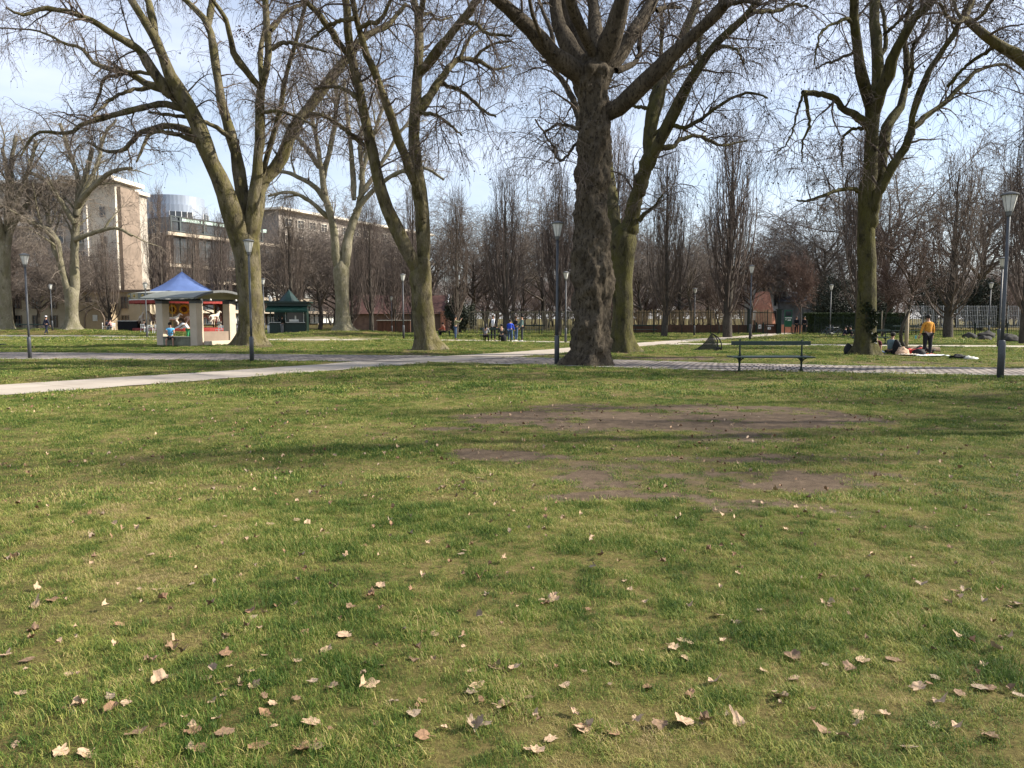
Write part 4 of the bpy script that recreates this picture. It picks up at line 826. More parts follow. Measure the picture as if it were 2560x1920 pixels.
# ---- upright (fastigiate) trees: many ascending stems
def fastigiate(seed,h,width,nprim,dens,tm,sparse=1.0):
    g=np.random.default_rng(seed); nb=NB(); tn=NB(); n=14
    tp=np.zeros((1,n,3)); tp[0,:,2]=np.linspace(-.1,h*.93,n); tp[0,:,:2]=np.cumsum(g.normal(0,.05,(n,2)),0)*.6; tp[0,0,:2]=0
    tn.tubes(tp,np.array([np.linspace(.25,.02,n)])*h/14,9)
    z0=1.3+(h*.78)*g.uniform(0,1,nprim)**1.25; az=g.uniform(0,2*PI,nprim)
    f=(z0-1.3)/(h*.8); wid=width*np.clip(1-f*.8,.15,1)*g.uniform(.45,1.0,nprim)
    i=np.clip(z0/(h*.93)*(n-1),0,n-1.01); ii=i.astype(int); s=tp[0,ii]*(1-(i-ii))[:,None]+tp[0,ii+1]*(i-ii)[:,None]; s[:,2]=z0
    th=np.radians(g.uniform(35,65,nprim)); d=np.stack([np.sin(th)*np.cos(az),np.sin(th)*np.sin(az),np.cos(th)],1)
    L=np.minimum(h*.98-z0,h*(.55-.32*f)*g.uniform(.75,1.15,nprim)); L=np.maximum(L,.8)
    P1=grow(s,d,L,14,.045,np.array((0,0,2.2)),g,.25)
    # limit the spread
    off=P1[:,:,:2]-s[:,None,:2]; k=wid[:,None]/np.maximum(np.abs(np.linalg.norm(off,axis=2)).max(1,keepdims=True),1e-3); P1[:,:,:2]=s[:,None,:2]+off*np.minimum(k,1)[:,:,None]
    R1=taper(np.clip(.062*(1-f*.7),.02,.062)*g.uniform(.5,1.1,nprim)*h/14,.008,14); nb.tubes(P1[:,:],R1,5)
    n2=int(nprim*9*dens); s,d,r,_,_=children(P1,R1,n2,(.12,1),(18,48),g,up=.3); P2=grow(s,d,g.uniform(.7,2.0,n2),7,.10,np.array((0,0,1.0)),g,.4); R2=taper(np.clip(r*.5,.008,.02),.006,7); nb.tubes(P2,R2,3)
    n3=int(n2*2.2*dens); s,d,r,_,_=children(P2,R2,n3,(.2,1),(20,60),g,up=.1); P3=grow(s,d,g.uniform(.3,.9,n3),4,.16,np.array((0,0,.5)),g); nb.tubes(P3,taper(np.full(n3,.0085),.006,4),3)
    return tn.mesh('trunk',BK_DARK),nb.mesh('crown',tm)
def spreading(seed,h,spread,tm,dens=1.0,trunkh=.22,droop=.3):
    g=np.random.default_rng(seed); nb=NB(); tn=NB(); n=10
    tp=np.zeros((1,n,3)); tp[0,:,2]=np.linspace(-.1,h*.6,n); tp[0,:,:2]=np.cumsum(g.normal(0,.12,(n,2)),0); tp[0,0,:2]=0
    r=np.linspace(.24,.07,n)*h/12; tn.tubes(tp,r[None],9)
    k=22; z=trunkh*h+(h*.6-trunkh*h)*g.uniform(0,1,k); i=np.clip(z/(h*.6)*(n-1),0,n-1.01); ii=i.astype(int); s=tp[0,ii]*(1-(i-ii))[:,None]+tp[0,ii+1]*(i-ii)[:,None]
    az=g.uniform(0,2*PI,k); th=np.radians(g.uniform(20,75,k)); d=np.stack([np.sin(th)*np.cos(az),np.sin(th)*np.sin(az),np.cos(th)],1)
    P1=grow(s,d,g.uniform(.4,.62,k)*h*np.where(th>.8,spread,1),14,.11,np.array((0,0,.15)),g); R1=taper(np.clip(np.interp(ii,np.arange(n),r)*.6,.03,.14),.014,14); nb.tubes(P1,R1,6)
    n2=int(300*dens); s,d,rr,_,_=children(P1,R1,n2,(.25,1),(25,65),g,up=.15); P2=grow(s,d,g.uniform(.1,.26,n2)*h,9,.13,np.array((0,0,-.1-droop)),g); R2=taper(np.clip(rr*.5,.012,.035),.008,9); nb.tubes(P2,R2,4)
    n3=int(2000*dens); s,d,rr,_,_=children(P2,R2,n3,(.2,1),(25,70),g); P3=grow(s,d,g.uniform(.04,.12,n3)*h,6,.18,np.array((0,0,-.2-droop)),g); R3=taper(np.full(n3,.0105),.007,6); nb.tubes(P3,R3,3)
    n4=int(6000*dens); s,d,rr,_,_=children(P3,R3,n4,(.2,1),(25,70),g); P4=grow(s,d,g.uniform(.02,.06,n4)*h,4,.2,np.array((0,0,-.2-droop)),g); nb.tubes(P4,taper(np.full(n4,.0085),.0055,4),3)
    return tn.mesh('trunk',BK_DARK),nb.mesh('crown',tm)
def tree_from(name,meshes,label,cat,loc,rz,sc,group):
    r=thing(name,label,cat,loc,rz,group); r.scale=sc if hasattr(sc,'__len__') else (sc,)*3
    link('trunk',meshes[0],r); link('crown',meshes[1],r); return r
# ------------------------------------------------------------------ street furniture, people, buildings
IRON=mat('iron_grey',(.055,.06,.066),.5,.15,20,spec=.5); GREEN=mat('bench_green',(.012,.032,.026),.4,.25,12,spec=.5); CAST=mat('cast_iron',(.010,.022,.018),.5,.2,15)
LGLASS=mat('lantern_glass',(.62,.62,.58),.35,.08,8,spec=.5); LCAP=mat('lantern_cap',(.13,.135,.135),.55,.15,10)
POST=mat('torn_poster',(.75,.74,.70),.9,.3,7)
CREAM=mat('cream_stone',(.50,.42,.32),.85,.1,1.2,.15); CREAMW=mat('cream_white',(.72,.66,.56),.85,.12,.8); DGLASS=mat('dark_glass',(.035,.04,.045),.12,.5,.4,spec=.6); MULL=mat('mullion',(.06,.075,.075),.5,.2,5)
BROWNW=mat('brown_wall',(.22,.17,.13),.9,.2,.7); ZINC=mat('zinc',(.30,.34,.40),.45,.12,.6,metal=.3,stretch=(6,6,.2)); MINT=mat('mint_panel',(.48,.62,.55),.5,.1,2); PALEB=mat('pale_blind',(.6,.6,.57),.7,.1,3)
WHITE=mat('white_paint',(.75,.75,.73),.5,.06,5); WHITEG=mat('weathered_white',(.42,.42,.41),.6,.2,4); BLACK=mat('black_fabric',(.012,.012,.014),.8,.3,12); RED=mat('red_paint',(.26,.032,.026),.5,.15,4); WOODF=mat('chestnut_paling',(.40,.29,.17),.85,.35,5,stretch=(8,8,.6)); RUST=mat('rust_board',(.085,.045,.032),.85,.3,2)
TILE=mat('red_tile',(.085,.042,.034),.85,.35,4,.4,stretch=(1,1,3)); BRICK=mat('terracotta',(.42,.19,.12),.85,.2,2.5,.2); TRUNKW=mat('log_bark',(.16,.12,.085),.9,.35,6,.6); ROCK=mat('dark_rock',(.045,.042,.036),.9,.4,5,.6)
def onground(u,v): 
    p=G(u,v); p[2]=gz1(p[0],p[1]); return p
def lamp(u,vb,vt,label,poster=False,Y=None):
    p=onground(u,vb) if Y is None else np.array((XatY(u,Y),Y,gz1(XatY(u,Y),Y))); h=P(u,vt,p[1])[2]-p[2]; k=h/4.9
    r=thing('street_lamp',label,'street lamp',p,0,'post lamps along the paths')
    m=MB(); m.lathe([(.085,-.05),(.085,.98),(.06,1.02)],n=14); base=m.build('base',IRON,r,True)
    if poster:
        q=MB(); 
        for i in range(9): q.box((.0865*math.cos(-.55+.1*(i%3)),.0865*math.sin(-.55+.1*(i%3)),.28+.075*i),(.006,.05+.02*(i%2),.07),rz=-.55+.1*(i%3))
        q.build('torn_poster',POST,base)
    m=MB(); m.lathe([(.05,1.0),(.047,1.6),(.043,4.28)],n=12); m.build('pole',IRON,r,True)
    hd=MB(); hd.lathe([(.05,4.25),(.075,4.3),(.07,4.36),(.085,4.38)],n=12); hd.build('collar',LCAP,r,True)
    g=MB(); g.lathe([(.08,4.37),(.10,4.42),(.185,4.78),(.18,4.8)],n=8); gl=g.build('lantern',LGLASS,r)
    f=MB()
    for i in range(8):
        a=2*PI*i/8+PI/8; f.tube([(.083*math.cos(a),.083*math.sin(a),4.37),(.102*math.cos(a),.102*math.sin(a),4.42),(.188*math.cos(a),.188*math.sin(a),4.79)],.006,4)
    f.build('frame',LCAP,gl)
    c=MB(); c.lathe([(.215,4.79),(.22,4.815),(.20,4.84),(.12,4.87),(.03,4.9)],n=16); c.build('cap',LCAP,r,True)
    r.scale=(k if k<1 else 1,)*2+(k,); return r
def build_lamps():
    for a in [(2500,948,478,'grey post lamp with torn white poster scraps on its base, beside the cobbles'),(1392,912,552,'tall grey post lamp just beside the massive gnarled plane tree'),(630,905,597,'grey post lamp standing before the forked plane tree near the pavilion'),(75,896,633,'dark post lamp alone at the cobbled path, far from the pavilion on its left side'),(1009,847,684,'slim post lamp on the lawn between the mound tree and the V stemmed plane'),(132,837,710,'small pale post lamp beside the walking person in navy'),(368,842,706,'post lamp standing in front of the carousel'),(1414,856.5,678,'post lamp by the narrow path right behind the tall lamp at the massive tree'),(1874.6,850,662,'post lamp standing behind the long green bench'),(2495.7,869,642,'post lamp partly hidden by the lamp with torn poster scraps'),(1735.7,839,720,'dim grey post lamp in front of the chestnut paling fence'),(2074,839,711,'thin dark post lamp rising over the dark clipped hedge'),(2471,842,706,'dark post lamp by the white trellis at the boulders'),(980,835,741,'thin dark post lamp beside the brown timber store')]:
        lamp(a[0],a[1],a[2],a[3],poster=a[0]==2500)
    lamp(661,839,695.5,'slim grey post lamp next to the green kiosk, seen past the forked tree')
BENCH=None
def bench_parts(r):
    def slat(nm,cs,d):
        m=MB()
        for c in cs: m.box(c,d,bev=.008)
        return m.build(nm,GREEN,r)
    slat('seat',[(0,-.12-.105*i,.455) for i in range(3)],(2.4,.09,.035)); slat('seat',[(0,.12+.105*i,.455) for i in range(3)],(2.4,.09,.035))
    slat('backrest',[(0,0,.86)],(2.36,.04,.12))
    for s in(-1,1):
        m=MB(); x=s*.92
        m.tube([(x,0,-.03),(x,0,.08),(x,0,.2),(x,0,.32),(x,0,.42),(x,0,.60),(x,0,.93)],[.05,.04,.028,.036,.05,.026,.022],8)
        m.tube([(x,-.36,.425),(x,-.2,.40),(x,0,.3),(x,.2,.40),(x,.36,.425)],.02,6); m.tube([(x,-.14,.0),(x,-.1,.06),(x,0,.12),(x,.1,.06),(x,.14,.0)],.022,6); m.ball((x,0,.945),.028,8)
        m.build('leg',CAST,r,True)
def build_benches():
    r=thing('park_bench','long dark green double park bench alone on the cobble edge','bench',(XatY(1927,22.8),22.8,gz1(XatY(1927,22.8),22.8)),.01,'green slatted park benches'); bench_parts(r)
    for u,Y,rz,l in [(1243,52.6,.0,'dark green park bench with the group of friends gathered round it'),(2174,46,.02,'dark bench half hidden behind the ivy patched plane trunk'),(2262,68,.02,'dark bench against the low iron fence behind the sapling, nearer the white trellis'),(1612,75,0,'dark bench before the rusty board under the chestnut paling'),(1330,74,0,'dark bench against the tall fence behind the standing friends'),(66,82,.1,'dark bench by the low cream building, left of two'),(88,83,.1,'dark bench by the low cream building, right of two'),(-66,33.5,.0,'dark bench cut off by the edge of view beside the cobbles')]:
        x=XatY(u,Y); copy_thing(r,(x,Y,gz1(x,Y)),rz,label=l,group='green slatted park benches')
def fold_chair(r):
    m=MB(); m.box((0,0,.45),(.42,.40,.03),bev=.01); m.build('seat',WHITE,r)
    m=MB(); m.box((0,-.2,.78),(.40,.03,.10),bev=.01); m.box((0,-.2,.62),(.40,.025,.06),bev=.01); m.tube([(-.2,-.2,.44),(-.2,-.22,.86)],.016,6); m.tube([(.2,-.2,.44),(.2,-.22,.86)],.016,6); m.build('backrest',WHITE,r)
    for sx in(-1,1):
        for sy in(-1,1):
            m=MB(); m.tube([(sx*.19,sy*.18,.45),(sx*.21,sy*.21,-.01)],.017,6); m.build('leg',WHITE,r)
def blob(name,label,cat,loc,d,m,seed,amp=.35,rz=0,fs=1.8,parent=None):
    o=MB(); o.ball((0,0,0),(1,1,1),24); vs=[]
    for v in o.v:
        p=Vector(v); f=1+amp*mnoise.noise(p*fs+Vector((seed,seed*2,0)))+amp*.5*mnoise.noise(p*fs*2.7+Vector((seed,0,seed))); vs.append((p.x*f*d[0]/2,p.y*f*d[1]/2,max(-.35,p.z*f)*d[2]/1.35+d[2]*.26))
    o.v=vs; ob=o.build(name,m,parent,True,loc); ob.rotation_euler=(0,0,rz)
    if label: tag(ob,label,cat)
    return ob
def at(u,Y,dz=0):
    x=XatY(u,Y); return (x,Y,gz1(x,Y)+dz)
def build_people():
    K=cloth
    mustard=K('mustard',(.52,.24,.035)); jean=K('jean',(.05,.085,.16)); blackj=K('black',(.012,.012,.016)); navy=K('navy',(.018,.022,.045)); olive=K('olive',(.17,.17,.10)); blue=K('blue',(.03,.08,.55)); sky=K('sky',(.12,.42,.72)); white=K('white',(.62,.64,.68)); grn=K('green',(.04,.22,.09)); greyg=K('greygreen',(.10,.15,.14)); tealg=K('teal',(.13,.19,.21)); red=K('red',(.5,.07,.06)); orange=K('orange',(.52,.13,.07)); grey=K('grey',(.2,.2,.21)); maroon=K('maroon',(.10,.02,.03)); pink=K('pink',(.55,.32,.33)); dshoe=mat('shoe_dark',(.02,.02,.022),.5,.2)
    w=person('standing person in a mustard jumper and black jeans seen from behind','x' and at(2318,31.4),-8,1.63,dict(arm=(4,2),out=(16,14),elbow=(18,12),spread=3,nod=8),mustard,blackj,sleeve=.82,wide=1.22)
    cup=MB(); cup.lathe([(.03,0),(.042,.13)],n=10); o=cup.build('cup',mat('cup_teal',(.12,.42,.42),.5,.1),None,True,np.array(at(2318,31.4))+np.array((-.43,.12,.70))); tag(o,'small teal cup held by the person in mustard','cup')
    person('seated person in a teal grey jacket and dark hat beside the ivy patched trunk',at(2226,32,-.02),60,1.62,dict(thigh=(75,80),knee=(70,80),hipz=.16,lean=10,arm=(30,35),elbow=(50,40)),tealg,blackj,hair=HAIR,hat=K('hat',(.05,.045,.04)),shoes=dshoe,wide=1.2)
    person('person in a maroon top leaning back on the grass, half behind the trunk',at(2193,33.2,-.02),40,1.65,dict(thigh=(82,86),knee=(10,6),hipz=.15,lean=-25,arm=(-35,-20),elbow=(0,10)),maroon,jean,sleeve=.3,hair=HAIRB,wide=1.1)
    person('person lying on the grass with knees raised in a red top beside the bags',at(2288,32.4,.0),75,1.65,dict(thigh=(45,38),knee=(85,70),hipz=.14,arm=(10,20),out=(25,30)),red,blackj,tilt=84,hair=HAIRB,shoes=dshoe)
    person('standing photographer in an olive jacket and jeans holding a camera up',at(1139,57),78,1.7,dict(arm=(62,70),elbow=(85,75),out=(10,5),spread=3),olive,jean,hair=HAIR,shoes=dshoe)
    c=MB(); c.box((0,0,0),(.14,.09,.1),bev=.015); c.tube([(0,.04,0),(0,.13,0)],.035,8); x,y,z=at(1139,57); o=c.build('camera',BLACK,None,False,(x+.33,y+.05,z+1.53)); o.rotation_euler=(0,0,-R(78)); tag(o,'black camera held up by the photographer in olive','camera')
    person('person standing behind the bench in a dark jacket with a white scarf',at(1233,54.5),175,1.74,dict(arm=(8,5),out=(14,14),elbow=(25,25)),blackj,blackj,hair=HAIRB,shoes=dshoe)
    s=MB(); x,y,z=at(1233,54.5); s.tube([(-.06,-.11,1.5),(-.07,-.135,1.25),(-.05,-.14,.98)],[.05,.06,.045],8); s.tube([(.06,-.11,1.5),(.05,-.135,1.3),(.03,-.14,1.05)],[.05,.05,.04],8); s.tube([(-.09,0,1.5),(0,-.09,1.47),(.09,0,1.5),(0,.08,1.52),(-.09,0,1.5)],.04,8); o=s.build('scarf',white,None,True,(x,y,z)); tag(o,'white scarf worn by the person standing behind the bench','scarf')
    person('person with long dark hair in a grey jacket seated on the bench end',at(1214,52.3,-.02),10,1.62,dict(thigh=(82,82),knee=(85,85),hipz=.5,lean=14,arm=(35,30),elbow=(50,50)),grey,blackj,hairlong=.12,shoes=dshoe)
    person('person in a dark striped top seated on the middle of the bench',at(1254,52.3,-.02),-10,1.6,dict(thigh=(82,82),knee=(85,85),hipz=.5,lean=8,arm=(30,30),elbow=(60,60)),K('stripe',(.05,.055,.055)),blackj,shoes=dshoe)
    person('person in a bright blue padded coat at the bench end',at(1275,52.0),15,1.45,dict(thigh=(22,12),knee=(25,10),lean=8,arm=(25,20),elbow=(30,30)),blue,jean,hair=HAIR,wide=1.3)
    person('person in a black top and jeans standing beside the blue coat',at(1290,53.3),-120,1.68,dict(arm=(20,25),elbow=(70,60),spread=3),blackj,jean,hair=HAIRB,skin=SKIN2)
    person('tall person in a grey green sweatshirt and dark trousers at the edge of the group',at(1305,52.6),-95,1.76,dict(arm=(12,35),elbow=(20,40),spread=4),greyg,K('charcoal',(.04,.045,.05)),hair=HAIR,skin=SKIN)
    o=blob('backpack','black backpack on the grass in front of the bench','backpack',at(1259,51.6),(.42,.3,.5),BLACK,4,.2)
    person('person in an orange red top sitting by the tall fence',at(1112,68,0),-70,1.6,dict(thigh=(80,80),knee=(80,80),hipz=.46,lean=15,arm=(40,40),elbow=(40,40)),orange,blackj,shoes=dshoe)
    b=MB(); b.box((0,0,.40),(1.1,.35,.06),bev=.01); b.box((-.45,0,.18),(.08,.3,.38)); b.box((.45,0,.18),(.08,.3,.38)); o=b.build('stool_bench',CAST,None,False,at(1111,68)); tag(o,'small backless bench under the person in orange red','bench')
    person('dark clothed person standing at the park gate, nearer the green board',at(1989,77),170,1.72,dict(arm=(10,5),spread=5),blackj,blackj,shoes=dshoe)
    person('dark clothed person standing at the park gate, nearer the hedge',at(2009,76),200,1.7,dict(arm=(5,10),spread=5),blackj,blackj,shoes=dshoe)
    person('kiosk customer in a dark jacket and jeans',at(697,76.5),30,1.72,dict(arm=(20,20),elbow=(50,50)),blackj,jean,shoes=dshoe)
    person('kiosk customer in a long dark coat and pale leggings',at(707,76),40,1.68,dict(arm=(20,30),elbow=(60,60)),K('coat',(.015,.018,.016)),grey,hair=HAIRB,wide=1.15)
    person('seated person in a sky blue vest and black shorts on the pavilion wall',at(428,43.0),165,1.72,dict(thigh=(80,78),knee=(80,78),hipz=.52,spread=12,lean=8,arm=(35,38),elbow=(50,50),out=(12,12),nod=12),sky,blackj,sleeve=.2,short=True,hair=HAIR)
    person('person in a white top and green trousers leaning over inside the pavilion',at(474,43.7),-80,1.68,dict(lean=42,arm=(50,40),elbow=(20,30),thigh=(4,-2)),white,grn,hair=HAIRB,hairlong=.18,shoes=dshoe)
    person('person in navy with a white cap walking away past the pale lamp',at(119,72),20,1.72,dict(thigh=(16,-14),knee=(6,16),arm=(-18,16),spread=3),navy,navy,hat=K('cap',(.75,.75,.75)),shoes=dshoe)
    person('person in a dark top seated on a white chair facing the other seated one',at(267,80,0),70,1.65,dict(thigh=(80,80),knee=(78,78),hipz=.5,lean=10,arm=(30,30),elbow=(50,50)),navy,K('khaki',(.3,.25,.18)))
    person('person in a pink top and jeans seated on a white chair by the bin store',at(281,80,0),-75,1.65,dict(thigh=(80,80),knee=(78,78),hipz=.5,lean=12,arm=(30,30),elbow=(50,50)),pink,jean)
    person('person in a dark coat seated at the carousel chairs beyond the pavilion',at(592,77,0),-60,1.68,dict(thigh=(80,80),knee=(80,80),hipz=.5,lean=6,arm=(30,30),elbow=(50,50)),navy,blackj,hair=HAIRG,shoes=dshoe)
    person('person with pale hair in a pink coat seated near the carousel edge',at(398,77,0),20,1.66,dict(thigh=(80,80),knee=(80,80),hipz=.5,lean=8,arm=(30,30),elbow=(50,50)),pink,white,hair=HAIRG)
    person('person in black seated on the carousel chairs behind the lamp',at(362,77,0),10,1.66,dict(thigh=(80,80),knee=(80,80),hipz=.5,lean=8,arm=(30,30),elbow=(50,50)),blackj,white,hair=HAIR)
    person('person in dark blue resting on the grass by the parked bicycles',at(2108,64,-.02),-70,1.7,dict(thigh=(70,75),knee=(60,60),hipz=.18,lean=-15,arm=(-20,10),elbow=(10,20)),navy,navy,shoes=dshoe)
    person('person in dark clothes sitting upright next to the parked bicycles',at(2129,63.5,-.02),-40,1.7,dict(thigh=(75,80),knee=(80,90),hipz=.18,lean=15,arm=(40,40),elbow=(30,30)),blackj,navy,shoes=dshoe)
    # picnic clutter
    bl=MB(); 
    def sheet(w,d,c,m,lab,rz=0,seed=1,nm='blanket',cat='blanket'):
        b=MB(); n=14; vs=[(w*(i/n-.5)+.03*math.sin(j),d*(j/n-.5)+.03*math.sin(i*2),.03+.035*(1+mnoise.noise(Vector((i*.5,j*.5,seed))))) for j in range(n+1) for i in range(n+1)]
        top=[(j*(n+1)+i,j*(n+1)+i+1,(j+1)*(n+1)+i+1,(j+1)*(n+1)+i) for j in range(n) for i in range(n)]; b.add(vs,top); o=b.build(nm,m,None,True,c); o.rotation_euler=(0,0,rz); so=o.modifiers.new('s','SOLIDIFY'); so.thickness=.012; return tag(o,lab,cat)
    sheet(1.3,.8,at(2322,30.9,.0),white,'white blanket under the feet of the person in mustard',.1)
    sheet(1.1,.8,at(2300,32.2,.0),K('redblanket',(.5,.12,.08)),'red blanket spread under the lying person',-.2,3)
    sheet(.7,.35,at(2270,30.8,.0),K('creambl',(.6,.52,.42)),'cream towel lying beside the beige bag',.2,5,'towel','towel')
    sheet(.9,.6,at(2200,32.3,.0),K('bluebl',(.08,.11,.22)),'blue blanket near the roots of the ivy patched tree',.2,6)
    blob('bag','beige cloth bag on the grass between the seated and lying people','bag',at(2256,31.2),(.5,.35,.32),K('beige',(.55,.38,.26)),2,.3)
    blob('backpack','black backpack propped upright beside the person in teal grey','backpack',at(2242,31.6),(.34,.3,.62),BLACK,6,.2)
    blob('bag','black bag by the lying person in red','bag',at(2297,31.2),(.55,.35,.3),BLACK,9,.35)
    blob('bag','dark rucksack leaning on the shaded side of the ivy patched trunk','bag',at(2121,31.6),(.36,.4,.42),BLACK,12,.2)
    blob('jacket','crumpled black jacket lying alone on the lawn near the torn poster lamp','jacket',at(2398,29.6),(.75,.35,.17),BLACK,14,.5,.1,2.5)
    blob('jacket','crumpled white garment lying next to the black jacket on the lawn','jacket',at(2425,29.5),(.5,.3,.12),K('offwhite',(.55,.55,.5)),17,.5,.0,2.5)
    # white carousel chairs
    r=thing('chair','white chair under the person in the dark top by the far fence','chair',at(265,80),R(-70),'white terrace chairs'); fold_chair(r)
    for i,(u,Y,rz,l) in enumerate([(283,80,75,'white chair under the person in pink and jeans'),(362,76.8,-10,'white chair under the person in black near the carousel lamp'),(380,74,5,'white empty chair just right of the carousel lamp'),(398,76.8,-20,'white chair under the person in the pink coat'),(397,73,0,'white empty chair nearest to the pavilion pillar'),(548,75,160,'white empty chair seen through the pavilion, left of two'),(558,75,185,'white empty chair seen through the pavilion, right of two'),(592,76.8,60,'white chair under the person in the dark coat by the forked tree'),(600,73,10,'white empty chair beside the forked tree trunk')]):
        copy_thing(r,at(u,Y),R(rz),label=l,group='white terrace chairs')
    bike(at(2070,64),R(8),'dark bicycle parked on the lawn before the hedge, its wheel showing'); bike(at(2086,65),R(20),'dark bicycle parked close behind the first one by the hedge',True)
def bike(loc,rz,label,second=False):
    r=thing('bicycle',label,'bicycle',loc,rz); r['group']='bicycles parked by the hedge'
    for x in(-.52,.52):
        m=MB(); m.tube([(x+.33*math.cos(a),0,.34+.33*math.sin(a)) for a in np.linspace(0,2*PI,25)],.022,6,cap=False); w=m.build('wheel',BLACK,r,True)
        s=MB()
        for k in range(9): a=2*PI*k/9; s.tube([(x,0,.34),(x+.32*math.cos(a),0,.34+.32*math.sin(a))],.003,3)
        s.build('spokes',mat('steel',(.4,.4,.42),.35,.1,5,metal=.8),w)
    m=MB()
    for a,b in (((-.52,0,.34),(-.12,0,.30)),((-.12,0,.30),(.36,0,.68)),((-.12,0,.30),(-.22,0,.80)),((-.22,0,.78),(.36,0,.80)),((-.52,0,.34),(-.2,0,.74)),((.52,0,.34),(.34,0,.92))): m.tube([a,b],.018,6)
    m.build('frame',mat('bike_paint',(.03,.05,.07),.35,.2,6),r)
    m=MB(); m.tube([(.20,-.27,.98),(.32,-.2,.98),(.33,0,.94),(.32,.2,.98),(.20,.27,.98)],.014,6); m.build('handlebar',BLACK,r); m=MB(); m.ball((-.24,0,.84),(.14,.08,.04),8); m.build('saddle',BLACK,r,True)
def build_small():
    # pop-up net goal
    Y=37.5; x0=XatY(1768,Y); r=thing('pop_up_goal','black pop-up net goal with pointed top standing on the lawn behind the bench','goal',(x0,Y,gz1(x0,Y)),0)
    A=Vector((-.64,.1,.02)); Bp=Vector((.62,-.35,.02)); Cp=Vector((.60,.45,.02)); T=Vector((.20,0,.84))
    def arc(a,b,bulge,n=10): return [a.lerp(b,i/n)+Vector(bulge)*math.sin(PI*i/n) for i in range(n+1)]
    e1=arc(Bp,T,(.14,-.02,.10)); e2=arc(T,Cp,(.14,.02,.10)); e3=arc(T,A,(.02,0,-.13)); e4=arc(A,Bp,(0,-.1,0)); e5=arc(A,Cp,(0,.1,0))
    m=MB(); [m.tube(e,.028,8) for e in (e1,e2,e4,e5)]; m.tube(e3,.014,6); m.box((.58,.05,.08),(.10,.8,.16),bev=.03); m.build('frame',BLACK,r,True)
    nm=bpy.data.materials.new('net'); nm.use_nodes=True; N=nm.node_tree.nodes; L=nm.node_tree.links; b=N['Principled BSDF']; b.inputs['Base Color'].default_value=(.015,.015,.016,1); tr=N.new('ShaderNodeBsdfTransparent'); ms=N.new('ShaderNodeMixShader'); nz=N.new('ShaderNodeTexNoise'); nz.inputs['Scale'].default_value=8; mr=N.new('ShaderNodeMapRange'); mr.inputs[3].default_value=.6; mr.inputs[4].default_value=.82; L.new(nz.outputs[0],mr.inputs[0]); L.new(mr.outputs[0],ms.inputs[0]); L.new(tr.outputs[0],ms.inputs[1]); L.new(b.outputs[0],ms.inputs[2]); L.new(ms.outputs[0],N['Material Output'].inputs[0])
    m=MB()
    for ea,eb in ((e1,e4[::-1]),(e2[::-1],e5[::-1])):
        n=len(ea); ea_=ea; e3r=e3
        vs=[];fs=[]
        for i in range(n):
            top=e3[min(i,n-1)] ; bot=eb[i] if ea is e1 else eb[i]
            vs+=[top,bot]
        for i in range(n-1): fs.append((2*i,2*i+1,2*i+3,2*i+2))
        m.add([tuple(v) for v in vs],fs)
    m.build('netting',nm,r,True)
    # log, boulders
    Y=35.6; m=MB(); m.tube([(-.95,0,.13),(-.3,.01,.135),(.4,-.01,.13),(.95,0,.125)],[.125,.13,.125,.12],14); o=m.build('log',TRUNKW,None,True,(XatY(2296,Y),Y,gz1(XatY(2296,Y),Y))); tag(o,'pale barked log lying on the grass behind the picnic group','log')
    for i,(u,v,w,h,d) in enumerate([(2424,849,1.0,.5,.9),(2464,847,1.35,.55,1),(2462,852,.9,.35,.7),(2518,848,1.2,.4,.9),(2528,855,1.3,.42,.9),(2556,855,.9,.45,.8)]):
        p=onground(u,v); blob('boulder',['squat dark boulder nearest the standing person in mustard','broad dark boulder behind the hidden lamp, larger of that pair','low dark boulder in front of the broad one','flat dark boulder right of the torn poster lamp, further back','long low dark boulder right of the torn poster lamp','rounded dark boulder at the very edge of view'][i],'boulder',p,(w,d,h),ROCK,20+i,.28)['group']='boulders by the low fence'
    # iron fences
    def ironfence(label,pts,h,step,post,rails,rb=.012,rp=.03):
        a=np.array(pts,float); r=thing('iron_fence',label,'fence',(a[0][0],a[0][1],0)); o0=a[0]
        m=MB(); q=MB()
        for i in range(len(a)-1):
            d=a[i+1]-a[i]; L=np.linalg.norm(d); n=int(L/step); 
            for k in range(n):
                p=a[i]+d*(k/n)-o0; m.box((p[0],p[1],h/2),(rb*2,rb*2,h))
            ang=math.atan2(d[1],d[0]); c=(a[i]+a[i+1])/2-o0
            for z in rails: q.box((c[0],c[1],z),(L,.03,.04),rz=ang)
        m.build('bar_panel',CAST,r); q.build('rail',CAST,r)
        for i in range(len(a)-1):
            d=a[i+1]-a[i]; L=np.linalg.norm(d); n=max(1,int(L/post))
            for k in range(n+1):
                p=a[i]+d*(k/n)-o0; t=MB(); t.box((p[0],p[1],h*.5+.05),(rp*2,rp*2,h+.12)); t.build('post',CAST,r)
        return r
    ironfence('tall dark iron railing running behind the friends and the massive tree',[(-11,73),(24.3,73.5)],2.3,.16,2.6,(.25,2.1))
    ironfence('low dark iron railing running from the gate past the hedge and trellis',[(26.2,72),(33,69),(48,66)],1.05,.14,2.4,(.12,.95))
    ironfence('tall dark iron railing in front of the clipped hedge',[(29.4,75),(39.5,73)],1.75,.17,2.4,(.2,1.6))
    # chestnut paling
    r=thing('paling_fence','pale chestnut paling fence of uneven slats above a rusty board','fence',(12.0,79,0)); m=MB(); g=np.random.default_rng(3)
    for k in range(int(14.8/.14)): m.box((k*.14+g.normal(0,.012),g.normal(0,.015),.9+.75+g.normal(0,.04)),(.055,.03,1.5+g.normal(0,.1)),ry=g.normal(0,.015))
    m.build('slat_panel',WOODF,r); m=MB(); m.box((7.4,-.08,.45),(14.8,.05,.9)); m.build('kick_board',RUST,r)
